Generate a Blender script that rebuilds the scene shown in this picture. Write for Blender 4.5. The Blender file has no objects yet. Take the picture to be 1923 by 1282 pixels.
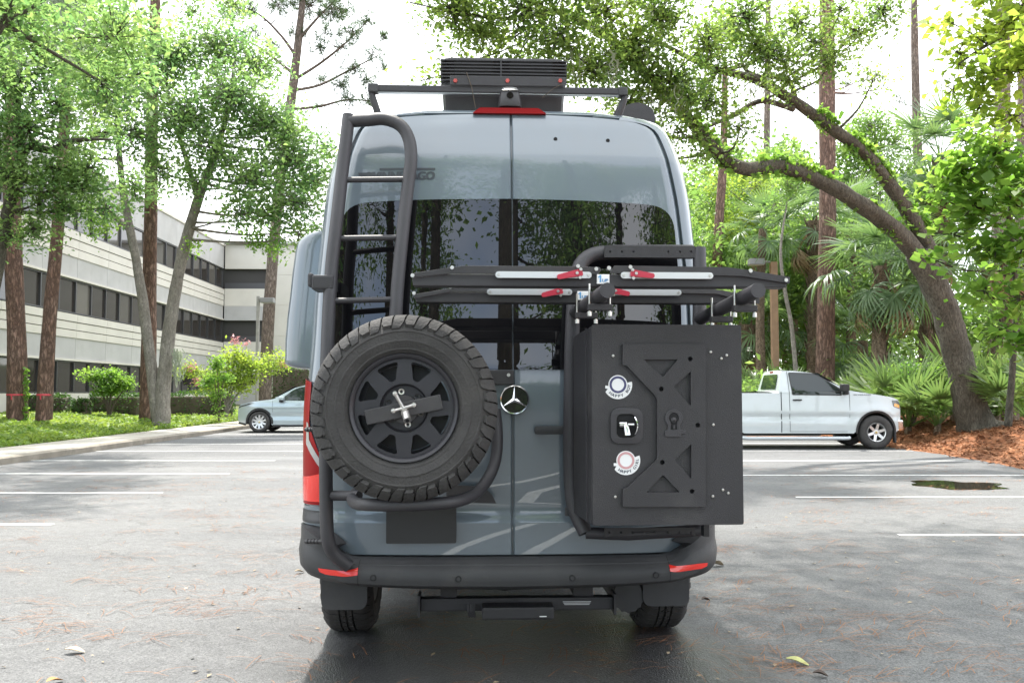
import bpy, bmesh, math, random
import numpy as np
from mathutils import Vector, Matrix, noise as mnoise
from mathutils.geometry import tessellate_polygon

S = bpy.context.scene
COL = S.collection
R = math.radians
rnd = random.Random(7)

# ------------------------------------------------------------------ camera, sky, sun, exposure
F, CX, CY, CAMH = 1700.0, 961.5, 641.0, 1.353
PITCH = math.atan(96 / F)
cam_d = bpy.data.cameras.new('camera')
cam_d.sensor_width = 36.0
cam_d.lens = 36.0 * F / 1923.0
cam_d.clip_start, cam_d.clip_end = 0.1, 2000.0
cam = bpy.data.objects.new('camera', cam_d)
cam.location = (0, 0, CAMH)
cam.rotation_euler = (math.pi / 2 + PITCH, 0, 0)
COL.objects.link(cam)
S.camera = cam

SUN_EL, SUN_AZ = 67.0, -21.0          # azimuth from +Y (ahead of the camera), negative to the left
world = bpy.data.worlds.new('World'); S.world = world
world.use_nodes = True
wn = world.node_tree.nodes; wl = world.node_tree.links
wn.clear()
w_out = wn.new('ShaderNodeOutputWorld'); w_bg = wn.new('ShaderNodeBackground')
sky = wn.new('ShaderNodeTexSky'); sky.sky_type = 'NISHITA'; sky.sun_disc = False
sky.sun_elevation = R(SUN_EL); sky.sun_rotation = R(SUN_AZ % 360)
sky.air_density = 1.0; sky.dust_density = 1.5
w_bg.inputs['Strength'].default_value = 0.15
w_tc = wn.new('ShaderNodeTexCoord')
w_no = wn.new('ShaderNodeTexNoise'); w_no.inputs['Scale'].default_value = 2.2; w_no.inputs['Detail'].default_value = 7.0
w_rp = wn.new('ShaderNodeMapRange'); w_rp.inputs[1].default_value = 0.36; w_rp.inputs[2].default_value = 0.62
w_rp.inputs[3].default_value = 0.12; w_rp.inputs[4].default_value = 0.92
w_mx = wn.new('ShaderNodeMix'); w_mx.data_type = 'RGBA'
w_mx.inputs[7].default_value = (5.6, 5.75, 6.0, 1)
# thin bright cloud and haze, thicker on the sun's side
w_dot = wn.new('ShaderNodeVectorMath'); w_dot.operation = 'DOT_PRODUCT'
w_dot.inputs[1].default_value = (math.sin(R(SUN_AZ)) * math.cos(R(SUN_EL)), math.cos(R(SUN_AZ)) * math.cos(R(SUN_EL)), math.sin(R(SUN_EL)))
w_nm = wn.new('ShaderNodeVectorMath'); w_nm.operation = 'NORMALIZE'
w_hz = wn.new('ShaderNodeMapRange'); w_hz.inputs[1].default_value = -0.1; w_hz.inputs[2].default_value = 0.45
w_max = wn.new('ShaderNodeMath'); w_max.operation = 'MAXIMUM'
wl.new(w_tc.outputs['Generated'], w_no.inputs['Vector'])
wl.new(w_tc.outputs['Generated'], w_nm.inputs[0]); wl.new(w_nm.outputs[0], w_dot.inputs[0])
wl.new(w_dot.outputs['Value'], w_hz.inputs[0])
wl.new(w_no.outputs[0], w_rp.inputs[0])
wl.new(w_rp.outputs[0], w_max.inputs[0]); wl.new(w_hz.outputs[0], w_max.inputs[1])
wl.new(w_max.outputs[0], w_mx.inputs[0])
wl.new(sky.outputs[0], w_mx.inputs[6])
wl.new(w_mx.outputs[2], w_bg.inputs['Color']); wl.new(w_bg.outputs[0], w_out.inputs[0])

sun_d = bpy.data.lights.new('sun', 'SUN'); sun_d.energy = 2.4; sun_d.angle = R(1.2); sun_d.color = (1.0, 0.95, 0.87)
sun = bpy.data.objects.new('sun', sun_d); COL.objects.link(sun)
sdir = Vector((math.sin(R(SUN_AZ)) * math.cos(R(SUN_EL)), math.cos(R(SUN_AZ)) * math.cos(R(SUN_EL)), math.sin(R(SUN_EL))))
sun.rotation_euler = (-sdir).to_track_quat('-Z', 'Y').to_euler()
sun.location = sdir * 60
S.view_settings.view_transform = 'Standard'; S.view_settings.look = 'None'
S.view_settings.gamma = 1.0; S.view_settings.use_curve_mapping = False
S.view_settings.exposure = 1.95
S.render.engine = 'CYCLES'
S.cycles.max_bounces = 6; S.cycles.diffuse_bounces = 3; S.cycles.glossy_bounces = 3
S.cycles.transmission_bounces = 3; S.cycles.transparent_max_bounces = 8
S.cycles.use_denoising = True
S.cycles.sample_clamp_indirect = 6.0

# ------------------------------------------------------------------ pixel -> world helpers
CAM = Vector((0, 0, CAMH))
def ray(px, py):
    u, v = (px - CX) / F, (CY - py) / F
    c, s = math.cos(PITCH), math.sin(PITCH)
    return Vector((u, c - v * s, s + v * c))
def P(px, py, Y):
    d = ray(px, py)
    return CAM + d * (Y / d.y)
def G(px, py, z=0.0):
    d = ray(px, py)
    return CAM + d * ((z - CAMH) / d.z)

# ------------------------------------------------------------------ materials
MATS = {}
def _nt(name):
    m = bpy.data.materials.new(name); m.use_nodes = True
    nt = m.node_tree; b = nt.nodes['Principled BSDF']
    return m, nt, b
def mat(name, col, rough=0.5, metal=0.0, coat=0.0, spec=0.5, var=0.0, vscale=8.0, bump=0.0, bscale=60.0, dirt=None, dirt_amt=0.0, dscale=3.0, emit=None, stretch=None, coat_rough=0.03, ior=1.5, objvar=None):
    if name in MATS: return MATS[name]
    m, nt, b = _nt(name); N, L = nt.nodes, nt.links
    b.inputs['Base Color'].default_value = (*col, 1)
    b.inputs['Roughness'].default_value = rough; b.inputs['IOR'].default_value = ior
    b.inputs['Metallic'].default_value = metal
    b.inputs['Specular IOR Level'].default_value = spec
    b.inputs['Coat Weight'].default_value = coat
    b.inputs['Coat Roughness'].default_value = coat_rough
    tc = N.new('ShaderNodeTexCoord'); vec = tc.outputs['Object']
    if stretch:
        mp = N.new('ShaderNodeMapping'); mp.inputs['Scale'].default_value = stretch
        L.new(vec, mp.inputs[0]); vec = mp.outputs[0]
    src = None
    if var > 0:
        n = N.new('ShaderNodeTexNoise'); n.inputs['Scale'].default_value = vscale; n.inputs['Detail'].default_value = 6
        L.new(vec, n.inputs['Vector'])
        mx = N.new('ShaderNodeMix'); mx.data_type = 'RGBA'
        mr = N.new('ShaderNodeMapRange'); mr.inputs[1].default_value = 0.3; mr.inputs[2].default_value = 0.7
        L.new(n.outputs[0], mr.inputs[0]); L.new(mr.outputs[0], mx.inputs[0])
        mx.inputs[6].default_value = (*[c * (1 - var) for c in col], 1)
        mx.inputs[7].default_value = (*[min(1, c * (1 + var)) for c in col], 1)
        src = mx.outputs[2]
    if dirt:
        n2 = N.new('ShaderNodeTexNoise'); n2.inputs['Scale'].default_value = dscale; n2.inputs['Detail'].default_value = 8
        n2.inputs['Roughness'].default_value = 0.65
        L.new(vec, n2.inputs['Vector'])
        mr2 = N.new('ShaderNodeMapRange'); mr2.inputs[1].default_value = 0.5; mr2.inputs[2].default_value = 0.72
        mr2.inputs[4].default_value = dirt_amt
        L.new(n2.outputs[0], mr2.inputs[0])
        mx2 = N.new('ShaderNodeMix'); mx2.data_type = 'RGBA'
        L.new(mr2.outputs[0], mx2.inputs[0])
        if src: L.new(src, mx2.inputs[6])
        else: mx2.inputs[6].default_value = (*col, 1)
        mx2.inputs[7].default_value = (*dirt, 1)
        src = mx2.outputs[2]
    if objvar:
        oi = N.new('ShaderNodeObjectInfo'); mo = N.new('ShaderNodeMix'); mo.data_type = 'RGBA'
        ro = N.new('ShaderNodeMapRange'); ro.inputs[1].default_value = 0.55; ro.inputs[2].default_value = 1.0; L.new(oi.outputs['Random'], ro.inputs[0]); L.new(ro.outputs[0], mo.inputs[0])
        if src: L.new(src, mo.inputs[6])
        else: mo.inputs[6].default_value = (*col, 1)
        mo.inputs[7].default_value = (*objvar, 1); src = mo.outputs[2]
    if src: L.new(src, b.inputs['Base Color'])
    if bump > 0:
        n3 = N.new('ShaderNodeTexNoise'); n3.inputs['Scale'].default_value = bscale; n3.inputs['Detail'].default_value = 4
        L.new(vec, n3.inputs['Vector'])
        bp = N.new('ShaderNodeBump'); bp.inputs['Strength'].default_value = bump; bp.inputs['Distance'].default_value = 0.02
        L.new(n3.outputs[0], bp.inputs['Height']); L.new(bp.outputs[0], b.inputs['Normal'])
    if emit:
        b.inputs['Emission Color'].default_value = (*emit[:3], 1); b.inputs['Emission Strength'].default_value = emit[3]
    MATS[name] = m
    return m

def leaf_mat(name, ca, cb, ta, tb, trans=0.45, rough=0.5):
    """leaves differ from one another in colour (random per leaf), reflect on top and let light through"""
    if name in MATS: return MATS[name]
    m, nt, b = _nt(name); N, L = nt.nodes, nt.links
    ge = N.new('ShaderNodeNewGeometry')
    tcn = N.new('ShaderNodeTexCoord'); nzn = N.new('ShaderNodeTexNoise'); nzn.inputs['Scale'].default_value = 0.9; nzn.inputs['Detail'].default_value = 3
    L.new(tcn.outputs['Object'], nzn.inputs['Vector'])
    rg = N.new('ShaderNodeMapRange'); rg.inputs[1].default_value = 0.33; rg.inputs[2].default_value = 0.67; L.new(nzn.outputs[0], rg.inputs[0])
    fa = N.new('ShaderNodeMix'); fa.data_type = 'FLOAT'; fa.inputs[0].default_value = 0.55
    L.new(ge.outputs['Random Per Island'], fa.inputs[2]); L.new(rg.outputs[0], fa.inputs[3])
    def ramp(c1, c2):
        mx = N.new('ShaderNodeMix'); mx.data_type = 'RGBA'
        L.new(fa.outputs[0], mx.inputs[0])
        mx.inputs[6].default_value = (*c1, 1); mx.inputs[7].default_value = (*c2, 1)
        return mx.outputs[2]
    ta, tb = [tuple(min(.92, c * k) for c, k in zip(t, (1.06, 1.12, 1.2))) for t in (ta, tb)]
    ca, cb = [tuple(c * 1.04 for c in t) for t in (ca, cb)]
    L.new(ramp(ca, cb), b.inputs['Base Color'])
    b.inputs['Roughness'].default_value = rough
    b.inputs['Specular IOR Level'].default_value = 0.4
    tr = N.new('ShaderNodeBsdfTranslucent'); L.new(ramp(ta, tb), tr.inputs['Color'])
    ms = N.new('ShaderNodeMixShader'); ms.inputs[0].default_value = trans
    L.new(b.outputs[0], ms.inputs[1]); L.new(tr.outputs[0], ms.inputs[2])
    L.new(ms.outputs[0], nt.nodes['Material Output'].inputs[0])
    MATS[name] = m
    return m

def bark_mat(name, ca, cb, cc, sx=14.0, sz=2.6, bump=0.7, cells=True, edge=0.45):
    """bark: plates (cells) or ridges stretched along the trunk, with darker furrows between"""
    if name in MATS: return MATS[name]
    m, nt, b = _nt(name); N, L = nt.nodes, nt.links
    tc = N.new('ShaderNodeTexCoord')
    mp = N.new('ShaderNodeMapping'); mp.inputs['Scale'].default_value = (sx, sx, sz)
    L.new(tc.outputs['Object'], mp.inputs[0])
    nz = N.new('ShaderNodeTexNoise'); nz.inputs['Scale'].default_value = 0.8; nz.inputs['Detail'].default_value = 7; nz.inputs['Roughness'].default_value = 0.65
    L.new(mp.outputs[0], nz.inputs['Vector'])
    if cells:
        ad0 = N.new('ShaderNodeVectorMath'); ad0.operation = 'MULTIPLY_ADD'
        ad0.inputs[1].default_value = (3.2, 3.2, 3.2); L.new(nz.outputs[1], ad0.inputs[0]); L.new(mp.outputs[0], ad0.inputs[2])
        vo = N.new('ShaderNodeTexVoronoi'); vo.feature = 'DISTANCE_TO_EDGE'; vo.inputs['Scale'].default_value = 0.8
        L.new(ad0.outputs[0], vo.inputs['Vector']); hgt = vo.outputs['Distance']
        lo, hi = 0.0, edge
    else:
        n0 = N.new('ShaderNodeTexNoise'); n0.inputs['Scale'].default_value = 1.7; n0.inputs['Detail'].default_value = 8; n0.inputs['Roughness'].default_value = 0.7; n0.inputs['Distortion'].default_value = 0.6
        L.new(mp.outputs[0], n0.inputs['Vector']); hgt = n0.outputs[0]
        lo, hi = 0.36, 0.60
    r1 = N.new('ShaderNodeMapRange'); r1.inputs[1].default_value = lo; r1.inputs[2].default_value = hi
    L.new(hgt, r1.inputs[0])
    m1 = N.new('ShaderNodeMix'); m1.data_type = 'RGBA'; m1.inputs[6].default_value = (*ca, 1); m1.inputs[7].default_value = (*cb, 1)
    big = N.new('ShaderNodeTexNoise'); big.inputs['Scale'].default_value = 2.2; big.inputs['Detail'].default_value = 6
    L.new(tc.outputs['Object'], big.inputs['Vector'])
    rb = N.new('ShaderNodeMapRange'); rb.inputs[1].default_value = 0.34; rb.inputs[2].default_value = 0.66
    L.new(big.outputs[0], rb.inputs[0]); L.new(rb.outputs[0], m1.inputs[0])
    m2 = N.new('ShaderNodeMix'); m2.data_type = 'RGBA'; m2.inputs[6].default_value = (*cc, 1)
    L.new(r1.outputs[0], m2.inputs[0]); L.new(m1.outputs[2], m2.inputs[7])
    m3 = N.new('ShaderNodeMix'); m3.data_type = 'RGBA'; m3.blend_type = 'MULTIPLY'; m3.inputs[0].default_value = 0.8
    g = N.new('ShaderNodeMapRange'); g.inputs[1].default_value = 0.3; g.inputs[2].default_value = 0.7; g.inputs[3].default_value = 0.65; g.inputs[4].default_value = 1.3
    L.new(nz.outputs[0], g.inputs[0])
    cbn = N.new('ShaderNodeCombineColor')
    for q in range(3): L.new(g.outputs[0], cbn.inputs[q])
    L.new(m2.outputs[2], m3.inputs[6]); L.new(cbn.outputs[0], m3.inputs[7])
    L.new(m3.outputs[2], b.inputs['Base Color'])
    b.inputs['Roughness'].default_value = 0.92
    bp = N.new('ShaderNodeBump'); bp.inputs['Strength'].default_value = bump; bp.inputs['Distance'].default_value = 0.03
    ad = N.new('ShaderNodeMath'); ad.operation = 'ADD'
    L.new(r1.outputs[0], ad.inputs[0]); L.new(nz.outputs[0], ad.inputs[1])
    L.new(ad.outputs[0], bp.inputs['Height']); L.new(bp.outputs[0], b.inputs['Normal'])
    MATS[name] = m
    return m

# ------------------------------------------------------------------ mesh helpers
def pchip(tab):
    xs = [t[0] for t in tab]; ys = [t[1] for t in tab]; n = len(xs)
    h = [xs[i + 1] - xs[i] for i in range(n - 1)]; d = [(ys[i + 1] - ys[i]) / h[i] for i in range(n - 1)]
    m = [d[0]] + [0.0] * (n - 2) + [d[-1]]
    for i in range(1, n - 1):
        if d[i - 1] * d[i] > 0:
            w1, w2 = 2 * h[i] + h[i - 1], h[i] + 2 * h[i - 1]
            m[i] = (w1 + w2) / (w1 / d[i - 1] + w2 / d[i])
    def f(x):
        if x <= xs[0]: return ys[0]
        if x >= xs[-1]: return ys[-1]
        i = max(k for k in range(n - 1) if xs[k] <= x)
        t = (x - xs[i]) / h[i]
        return ((1 + 2 * t) * (1 - t) ** 2 * ys[i] + t * (1 - t) ** 2 * h[i] * m[i] + t * t * (3 - 2 * t) * ys[i + 1] + t * t * (t - 1) * h[i] * m[i + 1])
    return f

def smoothpath(pts, k=6, closed=False):
    pts = [Vector(p) for p in pts]; n = len(pts)
    if n < 3: return pts
    out = []
    rng = range(n if closed else n - 1)
    for i in rng:
        if closed: p0, p1, p2, p3 = pts[i - 1], pts[i], pts[(i + 1) % n], pts[(i + 2) % n]
        else: p0, p1, p2, p3 = pts[max(i - 1, 0)], pts[i], pts[i + 1], pts[min(i + 2, n - 1)]
        for j in range(k):
            t = j / k
            out.append(0.5 * ((2 * p1) + (p2 - p0) * t + (2 * p0 - 5 * p1 + 4 * p2 - p3) * t * t + (3 * p1 - p0 - 3 * p2 + p3) * t ** 3))
    if not closed: out.append(pts[-1])
    return out

def rounded(pts, r, k=5):
    """a 2-D polygon with its corners rounded; r is one radius or one per corner"""
    n = len(pts); out = []
    rr = r if isinstance(r, (list, tuple)) else [r] * n
    for i in range(n):
        p = Vector(pts[i]); a = Vector(pts[i - 1]) - p; b = Vector(pts[(i + 1) % n]) - p
        q = min(rr[i], a.length * 0.49, b.length * 0.49)
        if q <= 1e-6: out.append((p.x, p.y)); continue
        A, B = p + a.normalized() * q, p + b.normalized() * q
        for j in range(k + 1):
            t = j / k
            v = A * (1 - t) ** 2 + p * (2 * t * (1 - t)) + B * t * t
            out.append((v.x, v.y))
    return out

def circle2(cx, cz, r, n=16):
    return [(cx + r * math.cos(2 * math.pi * i / n), cz + r * math.sin(2 * math.pi * i / n)) for i in range(n)]

class MB:
    def __init__(s): s.v = []; s.f = []
    def add(s, V, Fs):
        o = len(s.v); s.v += [tuple(p) for p in V]; s.f += [tuple(i + o for i in f) for f in Fs]; return s
    def box(s, x0, x1, y0, y1, z0, z1, M=None):
        V = [Vector((x, y, z)) for x in (x0, x1) for y in (y0, y1) for z in (z0, z1)]
        if M: V = [M @ p for p in V]
        return s.add(V, [(0, 1, 3, 2), (4, 6, 7, 5), (0, 4, 5, 1), (2, 3, 7, 6), (0, 2, 6, 4), (1, 5, 7, 3)])
    def tube(s, pts, r, n=10, cap=True, rough=0.0, rs=None):
        pts = [Vector(p) for p in pts]; m = len(pts)
        rr = r if isinstance(r, (list, tuple)) else [r] * m
        if len(rr) != m:
            rr = [float(np.interp(i / (m - 1), np.linspace(0, 1, len(rr)), rr)) for i in range(m)]
        T = [(pts[min(i + 1, m - 1)] - pts[max(i - 1, 0)]).normalized() for i in range(m)]
        up = Vector((0, 0, 1)) if abs(T[0].z) < 0.9 else Vector((1, 0, 0))
        nx = T[0].cross(up).normalized(); V = []
        for i in range(m):
            nx = (nx - T[i] * nx.dot(T[i])).normalized(); ny = T[i].cross(nx)
            for k in range(n):
                a = 2 * math.pi * k / n; q = rr[i]
                if rough: q *= 1 + rough * (mnoise.noise(Vector((math.cos(a) * 1.7, math.sin(a) * 1.7, i * 0.45 + pts[0].x * 3.1))))
                V.append(pts[i] + nx * math.cos(a) * q + ny * math.sin(a) * q)
        Fs = [(i * n + k, i * n + (k + 1) % n, (i + 1) * n + (k + 1) % n, (i + 1) * n + k) for i in range(m - 1) for k in range(n)]
        if cap: Fs += [tuple(range(n - 1, -1, -1)), tuple((m - 1) * n + k for k in range(n))]
        return s.add(V, Fs)
    def lathe(s, prof, n=32, M=None, closed=False):
        """prof: (radius, along y); turned about the Y axis"""
        V = []; m = len(prof)
        for (r, y) in prof:
            for k in range(n):
                a = 2 * math.pi * k / n
                p = Vector((r * math.cos(a), y, r * math.sin(a)))
                V.append(M @ p if M else p)
        Fs = [(i * n + k, (i + 1) * n + k, (i + 1) * n + (k + 1) % n, i * n + (k + 1) % n) for i in range(m - 1) for k in range(n)]
        if closed: Fs += [((m - 1) * n + k, k, (k + 1) % n, (m - 1) * n + (k + 1) % n) for k in range(n)]
        return s.add(V, Fs)
    def plate(s, loops, fn, t0, t1):
        """flat shape with holes: loops of (u, v), fn(u, v, t) -> 3-D"""
        flat = [p for lp in loops for p in lp]; n = len(flat)
        tri = tessellate_polygon([[Vector((p[0], p[1], 0)) for p in lp] for lp in loops])
        V = [fn(p[0], p[1], t0) for p in flat] + [fn(p[0], p[1], t1) for p in flat]
        Fs = []
        for t in tri:
            a, b, c = [Vector(flat[i]) for i in t]
            if (b - a).cross(c - a) < 0: t = t[::-1]
            Fs += [tuple(t), tuple(i + n for i in t[::-1])]
        o = 0
        for li, lp in enumerate(loops):
            k = len(lp); ar = sum(lp[i - 1][0] * lp[i][1] - lp[i][0] * lp[i - 1][1] for i in range(k))
            ccw = ar > 0
            if li > 0: ccw = not ccw
            for i in range(k):
                j = (i + 1) % k
                a_, b_ = (o + i, o + j)
                if not ccw and li == 0 or (li > 0 and not ccw): a_, b_ = b_, a_
                if li > 0: a_, b_ = (o + i, o + j) if ar > 0 else (o + j, o + i); a_, b_ = b_, a_
                Fs.append((b_, a_, a_ + n, b_ + n))
            o += k
        return s.add(V, Fs)
    def build(s, name, m, parent=None, smooth=35, bevel=0.0, seg=2, loc=None, fix=True):
        me = bpy.data.meshes.new(name); me.from_pydata(s.v, [], s.f)
        if bevel > 0 or fix:
            bm = bmesh.new(); bm.from_mesh(me)
            if fix: bmesh.ops.recalc_face_normals(bm, faces=bm.faces)
            if bevel > 0:
                es = [e for e in bm.edges if len(e.link_faces) == 2 and e.calc_face_angle(0) > R(28)]
                bmesh.ops.bevel(bm, geom=es, offset=bevel, segments=seg, affect='EDGES', profile=0.6, clamp_overlap=True)
            bm.to_mesh(me); bm.free()
        return link(name, me, m, parent, smooth, loc)

def link(name, me, m, parent=None, smooth=35, loc=None):
    if m is not None and len(me.materials) == 0: me.materials.append(m)
    if smooth:
        me.polygons.foreach_set('use_smooth', [True] * len(me.polygons))
        if smooth < 180: me.set_sharp_from_angle(angle=R(smooth))
    o = bpy.data.objects.new(name, me); COL.objects.link(o)
    if parent: o.parent = parent
    if loc is not None: o.location = loc
    return o

def tag(o, label=None, cat=None, group=None, kind=None):
    if label: o['label'] = label
    if cat: o['category'] = cat
    if group: o['group'] = group
    if kind: o['kind'] = kind
    return o
def empty(name, loc, rz=0.0, label=None, cat=None, group=None, kind=None):
    o = bpy.data.objects.new(name, None); COL.objects.link(o); o.empty_display_size = 0.1
    o.location = loc; o.rotation_euler = (0, 0, rz)
    return tag(o, label, cat, group, kind)
def copy_tree(o, parent=None):
    c = o.copy(); COL.objects.link(c); c.parent = parent
    for ch in list(o.children): copy_tree(ch, c)
    return c
def text_geo(body, size=1.0):
    """lettering as flat 2-D mesh data: verts (x, y) and faces, centred"""
    cu = bpy.data.curves.new('lettering', 'FONT'); cu.body = body; cu.size = size; cu.align_x = 'CENTER'; cu.align_y = 'CENTER'
    cu.resolution_u = 3
    o = bpy.data.objects.new('lettering', cu)
    me = bpy.data.meshes.new_from_object(o)
    V = [(v.co.x, v.co.y) for v in me.vertices]; Fs = [tuple(p.vertices) for p in me.polygons]
    bpy.data.objects.remove(o); bpy.data.curves.remove(cu); bpy.data.meshes.remove(me)
    return V, Fs
def np_mesh(name, V, Fq):
    """mesh from numpy: V (n,3), Fq (m,k) all faces with k corners"""
    me = bpy.data.meshes.new(name)
    n, (m, k) = len(V), Fq.shape
    me.vertices.add(n); me.vertices.foreach_set('co', np.ascontiguousarray(V, dtype=np.float32).ravel())
    me.loops.add(m * k); me.loops.foreach_set('vertex_index', np.ascontiguousarray(Fq, dtype=np.int32).ravel())
    me.polygons.add(m); me.polygons.foreach_set('loop_start', np.arange(0, m * k, k, dtype=np.int32))
    me.update(calc_edges=True)
    return me
def cutgrid(bm, xs=(), ys=(), zs=()):
    for axis, vals in ((0, xs), (1, ys), (2, zs)):
        nrm = [0, 0, 0]; nrm[axis] = 1
        for c in vals:
            co = [0, 0, 0]; co[axis] = c
            bmesh.ops.bisect_plane(bm, geom=bm.verts[:] + bm.edges[:] + bm.faces[:], dist=1e-5, plane_co=co, plane_no=nrm)
def sheet(name, loop, fn, m, parent, step=0.12, xs=None, zs=None, smooth=40, thick=0.0, thick_dir=None):
    """2-D polygon (u, v) cut into a grid and laid on a curved surface fn(u, v) -> 3-D; optional thickness"""
    bm = bmesh.new()
    loops = loop if isinstance(loop[0][0], (list, tuple)) else [loop]
    flat = [p for lp in loops for p in lp]
    vs = [bm.verts.new((p[0], 0, p[1])) for p in flat]
    for t in tessellate_polygon([[Vector((p[0], p[1], 0)) for p in lp] for lp in loops]):
        try: bm.faces.new([vs[i] for i in t])
        except ValueError: pass
    us = [p[0] for p in flat]; ws = [p[1] for p in flat]
    if xs is None: xs = list(np.arange(min(us) + step, max(us), step))
    if zs is None: zs = list(np.arange(min(ws) + step, max(ws), step))
    cutgrid(bm, xs=xs, zs=zs)
    bmesh.ops.recalc_face_normals(bm, faces=bm.faces)
    nv = list(bm.verts)
    if thick:
        ret = bmesh.ops.extrude_face_region(bm, geom=bm.faces[:])
        for v in ret['geom']:
            if isinstance(v, bmesh.types.BMVert): v.co.y = 1.0
    for v in bm.verts:
        p = Vector(fn(v.co.x, v.co.z))
        if v.co.y > 0.5: p = p + Vector(thick_dir) * thick
        v.co = p
    bmesh.ops.recalc_face_normals(bm, faces=bm.faces)
    me = bpy.data.meshes.new(name); bm.to_mesh(me); bm.free()
    return link(name, me, m, parent, smooth)
# ================================================================== SETTING
def asphalt_mat():
    m, nt, b = _nt('asphalt'); N, L = nt.nodes, nt.links
    tc = N.new('ShaderNodeTexCoord'); V = tc.outputs['Object']
    def nz(scale, det=5, rough=0.6, vec=V):
        n = N.new('ShaderNodeTexNoise'); n.inputs['Scale'].default_value = scale; n.inputs['Detail'].default_value = det; n.inputs['Roughness'].default_value = rough
        L.new(vec, n.inputs['Vector']); return n.outputs[0]
    def mr(src, a, b_, c=0.0, d=1.0):
        n = N.new('ShaderNodeMapRange'); n.inputs[1].default_value = a; n.inputs[2].default_value = b_; n.inputs[3].default_value = c; n.inputs[4].default_value = d
        L.new(src, n.inputs[0]); return n.outputs[0]
    def mix(f, a, c):
        n = N.new('ShaderNodeMix'); n.data_type = 'RGBA'; L.new(f, n.inputs[0])
        for k, x in ((6, a), (7, c)):
            if isinstance(x, tuple): n.inputs[k].default_value = (*x, 1)
            else: L.new(x, n.inputs[k])
        return n.outputs[2]
    # worn grey binder, large pale and dark areas, stones showing through, dark open pits
    big = mr(nz(0.23, 4), 0.36, 0.64)
    c = mix(big, (0.086, 0.088, 0.091), (0.122, 0.123, 0.124))
    mp = N.new('ShaderNodeMapping'); mp.inputs['Scale'].default_value = (0.35, 1.0, 1.0); mp.inputs['Rotation'].default_value = (0, 0, R(18))
    L.new(V, mp.inputs[0])
    st = mr(nz(0.75, 7, 0.62, mp.outputs[0]), 0.53, 0.72, 0, 0.62)
    c = mix(st, c, (0.085, 0.086, 0.088))
    med = mr(nz(9, 6, 0.7), 0.3, 0.7); c2 = mix(med, (0.8, 0.8, 0.8), (1.16, 1.15, 1.13))
    mul = N.new('ShaderNodeMix'); mul.data_type = 'RGBA'; mul.blend_type = 'MULTIPLY'; mul.inputs[0].default_value = 1.0
    L.new(c, mul.inputs[6]); L.new(c2, mul.inputs[7]); c = mul.outputs[2]
    vo = N.new('ShaderNodeTexVoronoi'); vo.inputs['Scale'].default_value = 120; L.new(V, vo.inputs['Vector'])
    stone = N.new('ShaderNodeMix'); stone.data_type = 'RGBA'; stone.blend_type = 'MULTIPLY'; stone.inputs[0].default_value = 1.0
    hs = N.new('ShaderNodeSeparateColor'); L.new(vo.outputs['Color'], hs.inputs[0])
    g = mr(hs.outputs[0], 0.0, 1.0, 0.62, 1.42)
    cb = N.new('ShaderNodeCombineColor'); L.new(g, cb.inputs[0]); L.new(g, cb.inputs[1]); L.new(g, cb.inputs[2])
    L.new(c, stone.inputs[6]); L.new(cb.outputs[0], stone.inputs[7]); c = stone.outputs[2]
    pit = mr(nz(34, 3, 0.5), 0.60, 0.72, 0, 0.55)
    c = mix(pit, c, (0.055, 0.055, 0.055))
    # fine cracks
    vc = N.new('ShaderNodeTexVoronoi'); vc.feature = 'DISTANCE_TO_EDGE'; vc.inputs['Scale'].default_value = 0.33
    wob = N.new('ShaderNodeTexNoise'); wob.inputs['Scale'].default_value = 1.7; wob.inputs['Detail'].default_value = 6
    L.new(V, wob.inputs['Vector'])
    wm = N.new('ShaderNodeMix'); wm.data_type = 'VECTOR'; wm.inputs[0].default_value = 0.45
    L.new(V, wm.inputs[4]); L.new(wob.outputs[1], wm.inputs[5]); L.new(wm.outputs[1], vc.inputs['Vector'])
    cr = mr(vc.outputs['Distance'], 0.0, 0.0035, 0.55, 0.0)
    c = mix(cr, c, (0.05, 0.05, 0.05))
    # darker, smoother patch under and behind the van, with a ragged outline
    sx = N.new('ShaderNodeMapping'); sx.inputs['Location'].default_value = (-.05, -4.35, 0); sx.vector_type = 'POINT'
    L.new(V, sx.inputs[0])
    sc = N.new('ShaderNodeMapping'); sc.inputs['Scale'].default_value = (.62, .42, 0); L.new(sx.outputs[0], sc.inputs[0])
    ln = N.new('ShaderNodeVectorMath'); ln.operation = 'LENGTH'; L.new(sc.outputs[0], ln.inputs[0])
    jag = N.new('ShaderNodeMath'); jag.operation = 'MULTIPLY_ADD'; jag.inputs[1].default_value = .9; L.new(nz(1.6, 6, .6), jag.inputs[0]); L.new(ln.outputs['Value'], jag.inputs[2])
    dark_patch = mr(jag.outputs[0], 1.02, 1.38, 1.0, 0.0)
    wc = N.new('ShaderNodeMix'); wc.data_type = 'RGBA'; wc.blend_type = 'MULTIPLY'; L.new(dark_patch, wc.inputs[0]); L.new(c, wc.inputs[6]); wc.inputs[7].default_value = (.36, .36, .37, 1)
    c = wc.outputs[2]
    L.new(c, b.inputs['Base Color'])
    # damp areas and the dark patch are smoother
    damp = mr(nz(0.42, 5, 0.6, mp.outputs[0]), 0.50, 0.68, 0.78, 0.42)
    rw = N.new('ShaderNodeMix'); rw.data_type = 'FLOAT'; L.new(dark_patch, rw.inputs[0]); L.new(damp, rw.inputs[2]); rw.inputs[3].default_value = .38
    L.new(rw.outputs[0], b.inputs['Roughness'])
    b.inputs['Specular IOR Level'].default_value = 0.5
    bp = N.new('ShaderNodeBump'); bp.inputs['Strength'].default_value = 0.55; bp.inputs['Distance'].default_value = 0.006
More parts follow.
